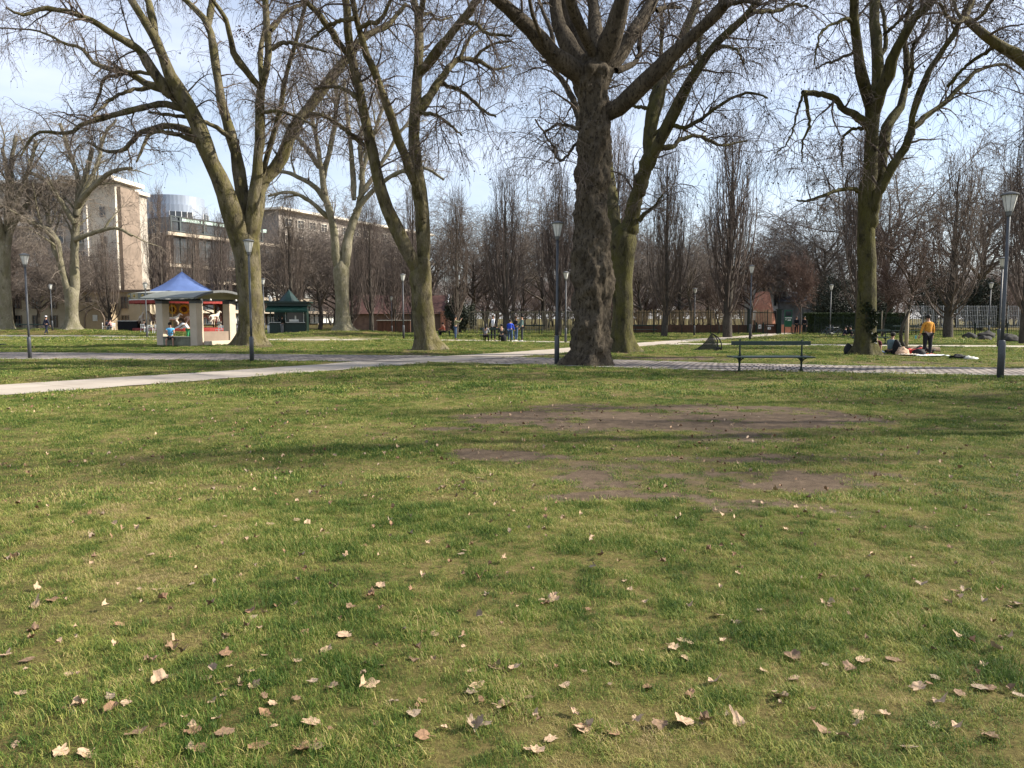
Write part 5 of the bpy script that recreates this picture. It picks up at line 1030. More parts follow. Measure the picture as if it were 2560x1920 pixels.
    r=thing('paling_fence','weathered pale paling fence behind the friends on the bench','fence',(-4.5,80,0)); m=MB()
    for k in range(int(11/.2)): m.box((k*.2+g.normal(0,.03),g.normal(0,.02),1.15+g.normal(0,.05)),(.06,.03,2.2+g.normal(0,.15)),ry=g.normal(0,.02))
    m.build('slat_panel',mat('grey_paling',(.30,.26,.19),.85,.35,5),r); m=MB(); m.box((5.5,.04,2.2),(11,.04,.12)); m.build('rail',mat('grey_paling',(.3,.26,.19)),r)
    # gate with signs
    x=XatY(1910,79); r=thing('park_gate','rusty brown park gate leaf with white notices between dark posts','gate',(x,78.4,0)); m=MB(); m.box((0,0,.52),(1.95,.05,.95)); m.build('panel',RUST,r)
    for s in(-1.05,-.35,1.05):
        m=MB(); m.box((s,-.04,.55),(.12,.12,1.2)); m.build('post',CAST,r)
    m=MB(); m.box((-.72,-.05,.72),(.3,.03,.42)); sg=m.build('sign',WHITE,r); q=MB(); q.lathe([(.09,0),(.09,.006)],n=3); o=q.build('warning_triangle',BLACK,sg); o.location=(-.72,-.066,.74); o.rotation_euler=(PI/2,0,0); q=MB(); [q.box((-.72,-.067,.62-.04*k),(.2,.004,.015)) for k in range(2)]; q.build('lettering',BLACK,sg)
    m=MB(); m.box((.35,-.05,.82),(.75,.02,.06)); m.build('sign',mat('grey_white',(.5,.5,.5)),r); m=MB(); m.box((.25,-.05,.56),(.3,.03,.24)); sg=m.build('sign',WHITE,r); q=MB(); q.lathe([(.06,0),(.06,.006)],n=12); o=q.build('emblem',mat('grey_mark',(.1,.12,.12)),sg); o.location=(.25,-.066,.56); o.rotation_euler=(PI/2,0,0)
    for u,l in((1872,'dark square gate pier beside the post lamp'),(1945,'dark square gate pier beside the green board')):
        m=MB(); m.box((0,0,1.2),(.42,.42,2.4),bev=.02); pr=thing('gate_pier',l,'gate pier',(XatY(u,78),78,0),0,'gate piers'); m.build('shaft',CAST,pr); m=MB(); m.box((0,0,2.45),(.52,.52,.1)); m.build('coping',CAST,pr)
    x=XatY(1968,80); r=thing('notice_board','green park notice board on legs beside the gate','notice board',(x,80,0)); m=MB(); m.box((0,0,1.55),(.78,.08,1.75)); m.build('panel',mat('board_green',(.02,.10,.055),.5,.2),r); m=MB(); m.box((0,-.05,2.05),(.62,.02,.5)); m.box((0,-.05,1.62),(.7,.02,.1),m=1); m.box((.1,-.05,1.38),(.34,.02,.13),m=1); m.box((-.25,-.05,1.42),(.1,.02,.1),m=1); m.build('notice',[DGLASS,PALEB],r)
    for s in(-1,1): m=MB(); m.box((s*.35,0,.35),(.08,.08,.7)); m.build('leg',CAST,r)
    m=MB(); m.box((-.5,.3,.45),(4.0,.2,.9)); o=m.build('brick_wall',BRICK,None,False,(XatY(1970,82),82,0)); tag(o,'low terracotta brick wall behind the gate railing','wall')
    x=XatY(1884,79.5); r=thing('post_box','small white fronted box with a little roof on a post beside the gate','box',(x,79.5,0)); m=MB(); m.box((0,0,1.75),(.24,.2,.75)); m.build('case',WHITE,r); m=MB(); m.box((0,0,2.2),(.4,.3,.06)); m.add([(-.22,-.16,2.22),(.22,-.16,2.22),(.22,.16,2.22),(-.22,.16,2.22),(0,0,2.4)],[(0,1,4),(1,2,4),(2,3,4),(3,0,4)]); m.build('roof',LCAP,r); m=MB(); m.box((0,0,.7),(.1,.1,1.4)); m.build('post',CAST,r)
    # hedge
    hedge('dark clipped box hedge standing behind the iron railing','hedge',29.3,39.4,77.2,1.3,2.1)
    # white trellis screens
    for u0,u1,l in((2278,2366,'white lattice screen next to the clipped hedge'),(2388,2486,'white lattice screen between the dark upright tree and the lamps'),(2515,2600,'white lattice screen past the torn poster lamp')):
        Y=80; xa,xb=XatY(u0,Y),XatY(u1,Y); r=thing('lattice_screen',l,'trellis',((xa+xb)/2,Y,0),0,'white lattice screens'); w=xb-xa; m=MB(); n=int(w/.17)
        for k in range(n+1): m.box((-w/2+w*k/n,0,1.75),(.022 if k%6 else .07,.03,2.3))
        m.build('upright_panel',WHITEG,r); m=MB(); [m.box((0,.02,z),(w,.025,.022)) for z in(.75,1.3,1.85,2.4,2.78)]; m.build('rail',WHITEG,r)
    # dark low boxes / timber store
    x0,x1=XatY(942,79),XatY(1025,79); r=thing('timber_store','brown timber clad bin store with a thin white top edge','bin store',((x0+x1)/2,79.5,0)); m=MB(); g2=np.random.default_rng(8); w=x1-x0
    for k in range(22): m.box((-w/2+w*(k+.5)/22,0,.66),(w/22-.012,.06+g2.uniform(0,.01),1.32))
    m.build('board_panel',mat('timber_red',(.13,.06,.038),.85,.3,3,stretch=(6,6,.5)),r); m=MB(); m.box((0,.6,.66),(w-.02,1.0,1.3)); m.build('side_wall',RUST,r); m=MB(); m.box((0,.5,1.36),(w+.1,1.3,.06)); m.build('roof',CREAMW,r)
    x0,x1=XatY(292,84),XatY(341,84); m=MB(); w=x1-x0; r=thing('bin_store','low black store with a pale roof edge left of the carousel','bin store',((x0+x1)/2,84.5,0)); m.box((0,.5,.62),(w,1.2,1.24)); m.build('wall',BLACK,r); m=MB(); m.box((0,.45,1.28),(w+.1,1.4,.07)); m.build('roof',PALEB,r)
def hedge(label,cat,x0,x1,Y,d,h):
    g=np.random.default_rng(5); n=30000; r=thing('hedge',label,cat,((x0+x1)/2,Y,0)); w=x1-x0
    p=np.stack([g.uniform(-w/2,w/2,n),g.uniform(-d/2,d/2,n),g.uniform(.05,h,n)],1); ax=g.integers(0,4,n); p[ax==0,2]=h*(1-.03*g.uniform(size=(ax==0).sum())); p[ax==1,1]=-d/2*(1-.08*g.uniform(size=(ax==1).sum())); p[ax==2,1]=-d/2*(1-.08*g.uniform(size=(ax==2).sum())); k=(ax==3); p[k,0]=np.where(g.uniform(size=k.sum())<.5,-1,1)*w/2*(1-.01*g.uniform(size=k.sum()))
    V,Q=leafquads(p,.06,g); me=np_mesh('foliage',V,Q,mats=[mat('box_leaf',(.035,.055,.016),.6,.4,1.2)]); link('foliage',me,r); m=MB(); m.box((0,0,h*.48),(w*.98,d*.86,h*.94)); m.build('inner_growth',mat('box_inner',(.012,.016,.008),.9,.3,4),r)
def leafquads(p,s,g):
    n=len(p); a=nrmz(g.normal(size=(n,3))); b=nrmz(np.cross(a,nrmz(g.normal(size=(n,3))))); sz=(s*g.uniform(.6,1.3,n))[:,None]
    V=np.stack([p-a*sz,p+b*sz*.5,p+a*sz,p-b*sz*.5],1).reshape(-1,3); return V,np.arange(n*4).reshape(-1,4)
def ivy_on(root,T):
    g=np.random.default_rng(9); n=900; z=.2+2.0*g.uniform(0,1,n)**1.1; a=g.uniform(-2.9,-.9,n); keep=[]
    r=.405+.16*np.clip(.55-z,0,1)
    p=np.stack([r*1.0*np.cos(a),r*np.sin(a),z],1); k=np.array([mnoise.noise(Vector((q[0]*3,q[1]*3,q[2]*2)))>-.12 for q in p]); p=p[k]
    V,Q=leafquads(p,.085,g); link('ivy',np_mesh('ivy',V,Q,mats=[mat('ivy_leaf',(.014,.022,.009),.5,.4,3)]),root)
# ------------------------------------------------------------------ pavilion, carousel, kiosk, buildings
def build_pavilion():
    px,py=XatY(494,42.6),42.6; az=R(23); r=thing('pavilion','small open pavilion with square cream pillars and a curved grey roof','pavilion',(px,py,gz1(px,py)),PI/2-az)
    # local x runs from the near pillar to the one beside the tree; local y to the pillar on the other side
    a=2.5; pc=CREAM
    for i,(x,y) in enumerate([(0,0),(a,0),(0,a),(a,a)]):
        m=MB(); m.box((x,y,1.18),(.5,.5,2.36),bev=.012); q=m.build('pillar',pc,r); m=MB(); m.box((x,y,2.44),(.515,.515,.16)); m.build('capital',IRON,q)
    m=MB()
    for y in (0,a): m.box((a/2,y,2.56),(a+1.0,.1,.10))
    for x in (0,a): m.box((x,a/2,2.563),(.1,a+.8,.09))
    m.build('beam',IRON,r)
    # barrel roof, axis along local y, arch seen over the near face
    n=18; hw=a/2+.85; rise=.42; L0,L1=-.75,a+.75; vs=[];fs=[]
    for i in range(n+1):
        t=-1+2*i/n; x=a/2+hw*t; z=2.60+rise*(1-t*t)
        for y in (L0,L1): vs+=[(x,y,z),(x,y,z+.07)]
    for i in range(n):
        b=i*4; fs+=[(b,b+4,b+6,b+2),(b+1,b+3,b+7,b+5),(b,b+1,b+5,b+4),(b+2,b+6,b+7,b+3)]
    fs+=[(0,2,3,1),(n*4,n*4+1,n*4+3,n*4+2)]
    m=MB(); m.add(vs,fs); rf=m.build('roof',mat('roof_zinc',(.19,.20,.175),.6,.12,2,metal=.1),r)
    m=MB(); vs=[];fs=[]
    for y in (L0-.012,):
        for i in range(n+1):
            t=-1+2*i/n; x=a/2+hw*t; z=2.60+rise*(1-t*t); vs+=[(x,y,z-.04),(x,y,z+.085),(x,y-.04,z-.04),(x,y-.04,z+.085)]
        for i in range(n): b=i*4; fs+=[(b+2,b+6,b+7,b+3),(b+1,b+3,b+7,b+5),(b,b+4,b+6,b+2)]
    m.add(vs,fs); m.build('fascia',LCAP,rf)
    for x in(-.3,.35,a-.2):
        m=MB(); m.ball((x+.1,-.62,2.56),.06,8); m.build('spot_lamp',WHITE,r,True)
    m=MB(); m.box((a/2,.0,.40),(a-.5,.34,.8),bev=.01); m.build('low_wall',BROWNW,r); m=MB(); m.box((a/2,-.5,.14),(a-.3,.35,.28),bev=.01); m.build('kerb_seat',CREAM,r)
    m=MB(); m.box((-.02,a/2,.24),(.5,a-.5,.48),bev=.01); m.build('bench_wall',mat('mossy_stone',(.17,.17,.12),.9,.3,3,.3),r); m=MB(); m.box((-.02,a/2,.505),(.62,a-.5,.05),bev=.01); m.build('bench_top',mat('stone_top',(.30,.29,.23),.9,.2,3),r)
    m=MB(); m.box((a/2,a/2,.02),(a+.5,a+.5,.05)); m.build('floor_slab',CREAM,r)
def horse_mesh():
    V=[(0,-.45,1.0),(0,0,.98),(0,.4,1.02),(0,.62,1.25),(0,.75,1.5),(0,.95,1.42),(0,1.08,1.33)];E=[(0,1),(1,2),(2,3),(3,4),(4,5),(5,6)];RR=[.2,.19,.2,.14,.1,.085,.06]
    for sx in(-.11,.11):
        for pts in (((sx,.38,.75),(sx,.6,.55),(sx,.5,.32)),((sx,-.45,.72),(sx,-.6,.5),(sx,-.75,.3))):
            b=2 if pts[0][1]>0 else 0
            for i,q in enumerate(pts): V.append(q); E.append((b if i==0 else len(V)-2,len(V)-1)); RR.append((.09,.055,.045)[i])
    V+=[(0,-.68,1.02),(0,-.85,.75)]; E+=[(0,len(V)-2),(len(V)-2,len(V)-1)]; RR+=[.05,.04]
    return V,E,RR
def build_carousel():
    Y=87; x=XatY(462,Y); r=thing('carousel','round carousel with a blue pointed tent roof and red valance behind the pavilion','carousel',(x,Y,0))
    blue=mat('tent_blue',(.085,.135,.30),.75,.12,.8); cr_=mat('gilt_cream',(.42,.38,.26),.7,.3,2.5); 
    n=24
    m=MB(); vs=[];fs=[]
    prof=[(.05,6.75),(1.0,6.05),(2.2,5.28),(3.6,4.55)]
    for rr,z in prof:
        for k in range(n):
            a=2*PI*k/n; s=(1-.012*(k%3!=0)); vs.append((rr*s*math.cos(a),rr*s*math.sin(a),z-(.10 if k%3 else 0)*(rr/3.6)))
    for i in range(len(prof)-1):
        for k in range(n): fs.append((i*n+k,(i+1)*n+k,(i+1)*n+(k+1)%n,i*n+(k+1)%n))
    m.add(vs,fs); cv=m.build('tent_roof',blue,r,True); m=MB(); m.lathe([(.04,6.7),(.07,6.85),(.03,7.0),(.01,7.15)],n=8); m.build('finial',PALEB,cv,True)
    m=MB(); m.lathe([(3.55,4.5),(5.4,4.28),(5.4,4.2),(3.5,4.3)],n=n); m.build('canopy',mat('canopy_pale',(.34,.35,.32),.8,.15,1),r)
    for k in range(n):
        a=2*PI*(k+.5)/n; m=MB(); w=2*5.42*math.tan(PI/n); m.box((5.42*math.cos(a),5.42*math.sin(a),3.95),(.06,w*.98,.62),rz=a); m.ball((5.46*math.cos(a),5.46*math.sin(a),3.97),(.05,.3,.2) if False else .16,8,m=1); m.build('rounding_board',[cr_ if k%2 else mat('grey_green_panel',(.20,.22,.20),.7,.3,3),mat('gilt',(.45,.33,.10),.5,.2,4)],r)
    m=MB(); m.lathe([(5.46,3.62),(5.5,3.58),(5.5,3.50),(5.44,3.50)],n=n); m.build('trim',WHITE,r); m=MB()
    for k in range(n*3):
        a=2*PI*(k+.5)/(n*3); m.box((5.44*math.cos(a),5.44*math.sin(a),3.34-.02*(k%2)),(.03,2*5.44*math.tan(PI/n/3)*.97,.36),rz=a)
    m.build('valance',RED,r)
    m=MB(); m.lathe([(5.3,.05),(5.3,.42),(5.2,.5),(0.1,.5)],n=n); m.build('platform',RED,r)
    m=MB(); m.lathe([(1.5,.5),(1.5,3.6),(1.7,4.3)],n=12); core=m.build('centre_drum',mat('drum_paint',(.34,.27,.14),.6,.5,1.2),r)
    yel=mat('sunflower_yellow',(.62,.40,.05),.6,.2,5)
    for k in range(8):
        a=2*PI*k/8-1.9; m=MB()
        for q in range(12): b=2*PI*q/12; m.ball((1.62*math.cos(a)-.42*math.cos(b)*math.sin(a),1.62*math.sin(a)+.42*math.cos(b)*math.cos(a),2.55+.42*math.sin(b)),(.14,.14,.16),6)
        m.ball((1.66*math.cos(a),1.66*math.sin(a),2.55),(.26,.26,.3),8,m=1); m.build('sunflower',[yel,mat('sunflower_core',(.10,.04,.02),.8,.2)],core,True)
    V,E,RR=horse_mesh(); cream=mat('horse_cream',(.55,.50,.42),.5,.2,4); first=None
    for k in range(12):
        a=2*PI*k/12+.15; rad=4.4 if k%2 else 3.3
        m=MB(); m.tube([(rad*math.cos(a),rad*math.sin(a),.5),(rad*math.cos(a),rad*math.sin(a),4.2)],.03,6); pl=m.build('pole',mat('brass',(.5,.36,.14),.35,.1,4,metal=.7),r)
        if first is None: h=skin_obj('horse',V,E,RR,cream,pl); first=h
        else:
            h=link('horse',first.data,pl); PENDING.append((h,cream))
        h.location=(rad*math.cos(a),rad*math.sin(a),.55+.15*(k%3)); h.rotation_euler=(0,0,a)
def build_kiosk():
    Y=77.6; x=XatY(726,Y); dg=mat('kiosk_green',(.005,.024,.018),.45,.2,3,spec=.5); dg2=mat('kiosk_roof',(.008,.030,.028),.5,.2,3); r=thing('kiosk','dark green refreshment kiosk with a small pyramid roof and serving hatch','kiosk',(x,Y,gz1(x,Y)),R(8))
    w,d=3.4,2.6
    m=MB(); m.box((.75,-d/2,.55),(1.9,.08,1.1)); m.box((-1.1,-d/2,.55),(1.2,.08,1.1)); m.box((0,d/2,1.25),(w,.08,2.5)); m.box((-w/2,0,.55),(.08,d,1.1)); m.box((w/2,0,1.25),(.08,d,2.5)); m.build('wall',dg,r)
    for X in(-1.65,-.25,1.6,-.95):
        m=MB(); m.box((X,-d/2,1.25),(.12 if X!=-.25 else .4,.12,2.5)); m.build('post',dg,r)
    m=MB(); m.box((.7,-d/2-.12,1.13),(1.95,.36,.05)); m.box((-1.1,-d/2-.1,1.13),(1.3,.3,.05)); m.build('counter',PALEB,r)
    m=MB(); m.box((.68,-d/2-.01,1.75),(1.75,.05,1.15)); fr=m.build('window',DGLASS,r); m=MB(); [m.box((X,-d/2-.05,1.75),(.05,.05,1.2)) for X in(-.19,1.55)]; m.box((.6,-d/2-.05,1.32),(.9,.06,.22)); m.box((.75,-d/2-.05,1.6),(.14,.05,.4)); m.build('frame',PALEB,fr)
    m=MB(); m.add([(-2.0,-d/2-.9,2.3),(2.0,-d/2-.9,2.3),(1.9,-d/2,2.75),(-1.9,-d/2,2.75),(-2.0,-d/2-.9,2.12),(2.0,-d/2-.9,2.12)],[(0,1,2,3),(4,5,1,0)]); m.build('awning',mat('awning_green',(.008,.042,.030),.7,.2,3),r)
    m=MB(); m.box((0,0,2.9),(w+.5,d+.5,.3)); m.box((0,0,3.12),(w+.9,d+.9,.16)); m.build('cornice',dg,r)
    m=MB(); m.lathe([(1.05,3.2),(.8,3.5),(.42,3.95),(.1,4.3),(.02,4.42)],n=8); m.build('roof',dg2,r,False)
    m=MB(); m.lathe([(.14,3.2),(.18,3.5),(.03,3.75)],n=6); o=m.build('roof_lamp',PALEB,r); o.location=(-1.6,-1.3,0)
    Y=82; x=XatY(724,Y); r=thing('feather_banner','tall orange and cream feather banner rising behind the kiosk','banner',(x,Y,0)); m=MB(); m.tube([(.25,0,0),(.2,0,2.5),(-.1,0,4.6),(-.5,0,5.2)],.025,6); m.build('pole',PALEB,r)
    m=MB(); m.add([(-.5,0,5.2),(-.1,.01,4.6),(.1,.0,3.6),(.24,0,2.4),(-.12,.02,2.4),(-.38,.03,3.4),(-.52,.02,4.4)],[(0,1,6),(1,2,5,6),(2,3,4,5)]); o=m.build('flag',mat('banner_cloth',(.50,.30,.15),.8,.5,3,col2=(.55,.46,.32)),r); o.modifiers.new('s','SOLIDIFY').thickness=.01
    o=thing('waste_bin','pale waste bin standing at the kiosk counter','bin',at(677,76.5)); m=MB(); m.lathe([(.26,0),(.28,.85)],n=12); m.build('body',PALEB,o,True); m=MB(); m.lathe([(.3,.85),(.3,.92),(.1,.98)],n=12); m.build('lid',LCAP,o,True)
def window_mesh(nm,w,h,fr=.08,depth=.1,panes=2,fm=None,gm=None):
    m=MB(); m.box((0,0,0),(w,depth*.4,h),m=1)
    for s in(-1,1): m.box((s*(w/2-fr/2),-depth/2,0),(fr,depth,h)); m.box((0,-depth/2,s*(h/2-fr/2)),(w-2*fr,depth,fr))
    for k in range(1,panes): m.box((-w/2+w*k/panes,-depth/2,0),(fr*.7,depth*.8,h-2*fr))
    m.box((0,-depth/2,h*.12),(w-2*fr,depth*.7,fr*.6)); return m.mesh(nm,[fm or MULL,gm or DGLASS])
def build_buildings():
    g=np.random.default_rng(12)
    # long office block with glazed storeys between cream bands
    r=thing('office_building','long office block with dark glazing between cream bands and a grey metal drum on top','building',(-65.7,150,0),R(63.6))
    m=MB(); m.box((46,9,8.8),(94,17.6,17.6)); m.build('wall',BROWNW,r)
    m=MB(); m.box((64,10,22),(64,15,9.0)); m.build('upper_wall',mat('upper_brown',(.24,.21,.18),.9,.15,.5),r); m=MB(); m.box((64,9.5,26.7),(66,17,.5)); m.build('roof',CREAMW,r)
    for z in(2.9,5.8,8.8,11.7,17.7):
        m=MB(); m.box((46,-.5,z),(95,1.4,.62)); m.build('band',CREAM,r)
    wm=window_mesh('window',5.2,2.2,.14,.25,3); wb=window_mesh('window',5.2,2.2,.14,.25,3,gm=PALEB); wt=window_mesh('window',5.2,4.9,.14,.25,3)
    for zi,(z,h) in enumerate(((1.4,0),(4.35,0),(7.3,0),(10.25,0),(14.7,1))):
        for k in range(15):
            me=wt if h else (wb if g.uniform()<.22 else wm); o=link('window',me,r,(3+k*6.1,-.06,z))
    m=MB(); m.box((12,6,19.5),(24,12,3.0)); m.build('glazed_storey',DGLASS,r)
    m=MB(); [m.box((12,-.1,z),(24.4,.25,.18)) for z in(18.4,20.3,21.15)]; [m.box((x,-.12,19.6),(.3,.3,3.3)) for x in(0.1,2.2,8,13.6,19,24)]; m.build('mullion_frame',MULL,r)
    for k in range(5): m=MB(); m.box((4.9+k*4.6,-.02,20.72),(4.2,.1,.7)); m.build('spandrel_panel',MINT,r)
    m=MB(); m.lathe([(6.4,21.1),(6.4,24.2),(5.7,24.25),(5.7,26.1),(5.4,26.2)],n=48); d=m.build('metal_drum',ZINC,r,False); d.location=(8.5,8.5,0)
    for a0 in(-2.35,-1.25): 
        m=MB()
        for k in range(4): a=a0+.17*k; m.box((6.42*math.cos(a),6.42*math.sin(a),22.0),(.1,1.0,1.5),rz=a)
        m.build('window',DGLASS,d); m=MB()
        for k in range(5): a=a0+.17*(k-.5); m.box((6.47*math.cos(a),6.47*math.sin(a),22.0),(.12,.12,1.7),rz=a)
        m.build('window_frame',WHITE,d)
    wu=window_mesh('window',2.4,2.0,.12,.2,2,fm=CREAMW)
    for k in range(14):
        for z in(20.0,23.8): link('window',wu,r,(35+k*4.2,2.45,z))
    # apartment block with tower
    r=thing('apartment_building','tall cream apartment block with balconies and a stair tower under a flat overhanging roof','building',(-78,112,0),R(-4))
    m=MB(); m.box((0,6,10.2),(40,12,20.4)); m.build('wall',mat('flat_wall',(.38,.34,.285),.9,.12,.4),r); m=MB(); m.box((0,5.5,20.7),(41,13.4,.5)); m.build('roof',CREAMW,r)
    wm=window_mesh('window',1.7,1.9,.1,.15,2,fm=CREAMW); 
    for f in range(7):
        for k in range(11): link('window',wm,r,(-18+k*3.5,-.05,1.7+2.85*f))
    for f in range(1,7):
        for x in(-12.7,-2.2,8.3):
            m=MB(); m.box((x,-.7,2.85*f+.35),(5.6,1.4,.2)); m.box((x,-1.38,2.85*f+.95),(5.6,.06,1.0)); m.build('balcony',CREAMW if f%2 else CREAM,r)
    m=MB(); m.box((22.6,-1.5,9.9),(3.7,5,19.8)); t=m.build('stair_tower',mat('tower_cream',(.60,.54,.44),.9,.1,.5),r); m=MB(); m.box((21.5,-2,20.25),(7.6,8,.55)); m.build('tower_roof',CREAMW,t); m=MB(); m.box((20.55,-2.2,9.8),(.5,5.2,19.6)); m.build('fin',CREAMW,t); m=MB(); m.box((24.7,-1.2,9.7),(.5,4.6,19.4)); m.build('fin',BROWNW,t)
    for f in range(4): m=MB(); m.box((22.6,-4.03,4+4*f),(.8,.08,1.4)); m.build('window',DGLASS,t)
    # low cream building in front
    r=thing('low_building','low cream building with two rows of narrow dark windows behind the far benches','building',(-60,97,0),R(-3)); m=MB(); m.box((0,3,2.4),(30,6,4.8)); m.build('wall',mat('low_cream',(.46,.39,.28),.9,.12,.6),r); wm=window_mesh('window',.9,1.5,.08,.12,2,fm=BROWNW)
    for k in range(12):
        for z in(1.2,3.5): link('window',wm,r,(-13.5+k*2.3,-.04,z))
    m=MB(); m.box((0,2.9,4.95),(30.6,6.6,.3)); m.build('roof',BROWNW,r)
    r=thing('gatehouse','small beige gatehouse with a dark arched doorway and a pale notice','building',(XatY(240,94),94,0)); m=MB(); m.box((0,2,1.75),(3.6,4,3.5)); m.build('wall',mat('gate_beige',(.36,.28,.18),.9,.12,1),r); m=MB(); m.tube([(-1.2,-.03,0),(-1.2,-.03,1.6),(-.85,-.03,2.4),(0,-.03,2.8),(.85,-.03,2.4),(1.2,-.03,1.6),(1.2,-.03,0)],.09,6); m.build('arch_moulding',BROWNW,r); m=MB(); m.box((.1,-.05,1.6),(.55,.08,.75)); m.build('notice',PALEB,r)
    # red tiled school roof
    r=thing('tiled_house','long low house with a dark red tiled roof behind the mound tree','house',(-14,93,0)); m=MB(); m.box((0,3,1.1),(12.6,6,2.2)); m.build('wall',mat('house_brick',(.16,.10,.075),.9,.25,2),r); m=MB(); m.add([(-6.6,-.4,2.1),(6.2,-.4,2.1),(6.2,3,4.4),(-6.6,3,4.4),(6.2,6.4,2.1),(-6.6,6.4,2.1)],[(0,1,2,3),(3,2,4,5),(1,4,2),(0,3,5)]); m.build('roof',TILE,r); m=MB(); m.tube([(6.25,-.45,2.1),(6.28,.8,3.3),(6.25,3,4.45)],.12,6); m.build('barge_board',WHITE,r); m=MB(); m.box((5.7,-.1,1.2),(.5,.5,2.4)); m.build('pier',BRICK,r)
    # white house and brick kiln
    r=thing('white_house','white rendered house corner with tall grey shutters beyond the gate','house',(XatY(1950,105),105,0)); m=MB(); m.box((-1.2,3,3.4),(4.0,6,6.8)); m.build('wall',WHITE,r); wm=window_mesh('window',.35,1.9,.05,.1,1,fm=LCAP)
    for k in range(3):
        for z in(1.6,4.2): link('window',wm,r,(-.9+k*.6,-.05,z))
    m=MB(); m.box((-1.2,3,6.9),(4.4,6.4,.3)); m.build('roof',LCAP,r)
    r=thing('brick_cone','terracotta brick cone like an old kiln beside the white house','kiln',(XatY(1903,100),100,0)); m=MB(); m.lathe([(1.75,0),(1.6,1.5),(1.2,3.2),(.85,4.9),(.5,5.0)],n=28); m.build('shaft',BRICK,r,True); m=MB(); m.lathe([(1.52,2.25),(1.56,2.3),(1.50,2.36)],n=28); m.build('iron_band',CAST,r,True)
    m=MB(); m.box((0,2.5,1.9),(4.6,5,3.8)); r=thing('stone_shed','dark slate roofed shed between the white house and the hedge','shed',(XatY(1990,104),104,0)); m.build('wall',mat('slate_stone',(.16,.17,.18),.9,.25,1.2),r); m=MB(); m.add([(-2.5,-.3,3.7),(2.5,-.3,3.7),(2.5,2.5,5.2),(-2.5,2.5,5.2),(2.5,5.3,3.7),(-2.5,5.3,3.7)],[(0,1,2,3),(3,2,4,5),(1,4,2),(0,3,5)]); m.build('roof',mat('slate_roof',(.10,.11,.13),.7,.2,2),r)
def build_backdrop():
    FV=[fastigiate(101,15,2.3,80,1.0,TWIGP),fastigiate(102,16,2.0,84,1.0,TWIGP),fastigiate(103,14,2.7,74,.95,TWIG)]; FH=[15,16,14]
    pos=[(1264,440,66,0,'upright bare tree behind the friends at the bench'),(1394,416,67,1,'upright bare tree directly behind the tall lamp at the massive tree'),(1140,486,71,2,'upright bare tree behind the photographer'),(1659,382,65,2,'upright bare tree right of the mossy plane, before the paling fence'),(1818,307,64,1,'tallest dark upright bare tree, before the paling fence near the gate'),(1540,335,68,0,'upright bare tree showing between the massive and mossy trunks'),(2368,395,62,2,'open crowned upright dark tree between two white lattice screens'),(2142,304,57,1,'upright dark tree rising behind the ivy patched plane'),(2556,235,47,0,'upright dark tree cut by the right edge of view'),(727,500,79,2,'upright bare tree behind the kiosk'),(929,505,73,0,'upright bare tree between the mound tree and the V stemmed plane'),(1035,455,77,1,'upright bare tree behind the V stemmed plane fork'),(985,620,80,1,'upright bare tree before the dark red tiled roof'),(880,640,81,0,'upright bare tree at the end of the dark red tiled roof'),(560,545,88,0,'upright bare tree behind the pavilion roof end'),(492,555,92,2,'upright bare tree directly behind the blue tent roof'),(412,470,98,1,'brown upright tree between the stair tower and the metal drum'),(275,585,86,2,'dense dark upright tree left of the carousel')]
    for i,(u,vt,Y,k,l) in enumerate(pos):
        x=XatY(u,Y); z=gz1(x,Y); h=P(u,vt,Y)[2]-z; s=h/FH[k]; g=np.random.default_rng(i)
        wx=s*{6:1.5,0:1.25,1:1.2,3:1.15,4:1.2}.get(i,1.0)*g.uniform(.92,1.1); wx=max(wx,.85)
        tree_from('upright_tree',FV[k],l,'tree',(x,Y,z),g.uniform(0,6.28),(wx,wx,s),'upright bare trees around the lawn')
    TF=mat('twig_greybrown',(.15,.122,.10),.85,.35,3); SV=[spreading(201,12,1.1,TF),spreading(202,12,1.0,TWIGP,1.0,.18,.15),spreading(203,12,1.2,TF,.8,.25,.5)]
    bk=[(1080,560,105),(1180,545,112),(1290,560,100),(1360,530,115),(1460,560,98),(1500,545,120),(1600,590,102),(1700,560,110),(1720,600,92),(1770,590,118),(1880,600,108),(1985,590,116),(2030,610,100),(2060,520,105),(2200,430,98),(2440,430,116),(2640,420,95),(870,560,110),(800,600,104),(960,560,118),(700,620,100),(190,640,90),(100,600,92),(30,560,96),(-40,560,90),(235,640,100),(610,610,112),(740,600,112),(840,600,118),(900,590,112),(480,640,118),(540,650,116)]
    names=['bare spreading tree']
    spot=['behind the tall iron railing','above the paling fence','past the hedge line','over the lattice screens','beside the cream buildings']
    for i,(u,vt,Y) in enumerate(bk):
        x=XatY(u,Y); g=np.random.default_rng(500+i); h=P(u,vt,Y)[2]; s=h/11.0; k=i%3
        where=spot[4] if u<1000 else spot[0] if u<1560 else spot[1] if u<1950 else spot[2] if u<2250 else spot[3]
        tree_from('bare_tree',SV[k],f"{['greyish','purplish','drooping'][k]} bare spreading tree in the far tree belt {where}",'tree',(x,Y,0),g.uniform(0,6.28),(max(s,.8)*g.uniform(1,1.25),)*2+(s,),'far bare trees of the tree belt')
    wc=bpy.data.collections.new('wood_trees')
    for k,(sd,h) in enumerate(((301,12),(302,13),(303,11))):
        tm,cm=spreading(sd,h,1.1,mat('twig_far',(.20,.155,.135),.9,.25,.5),.42,.12,.1)
        for mm in (tm,cm): wc.objects.link(bpy.data.objects.new('wood_tree',mm))
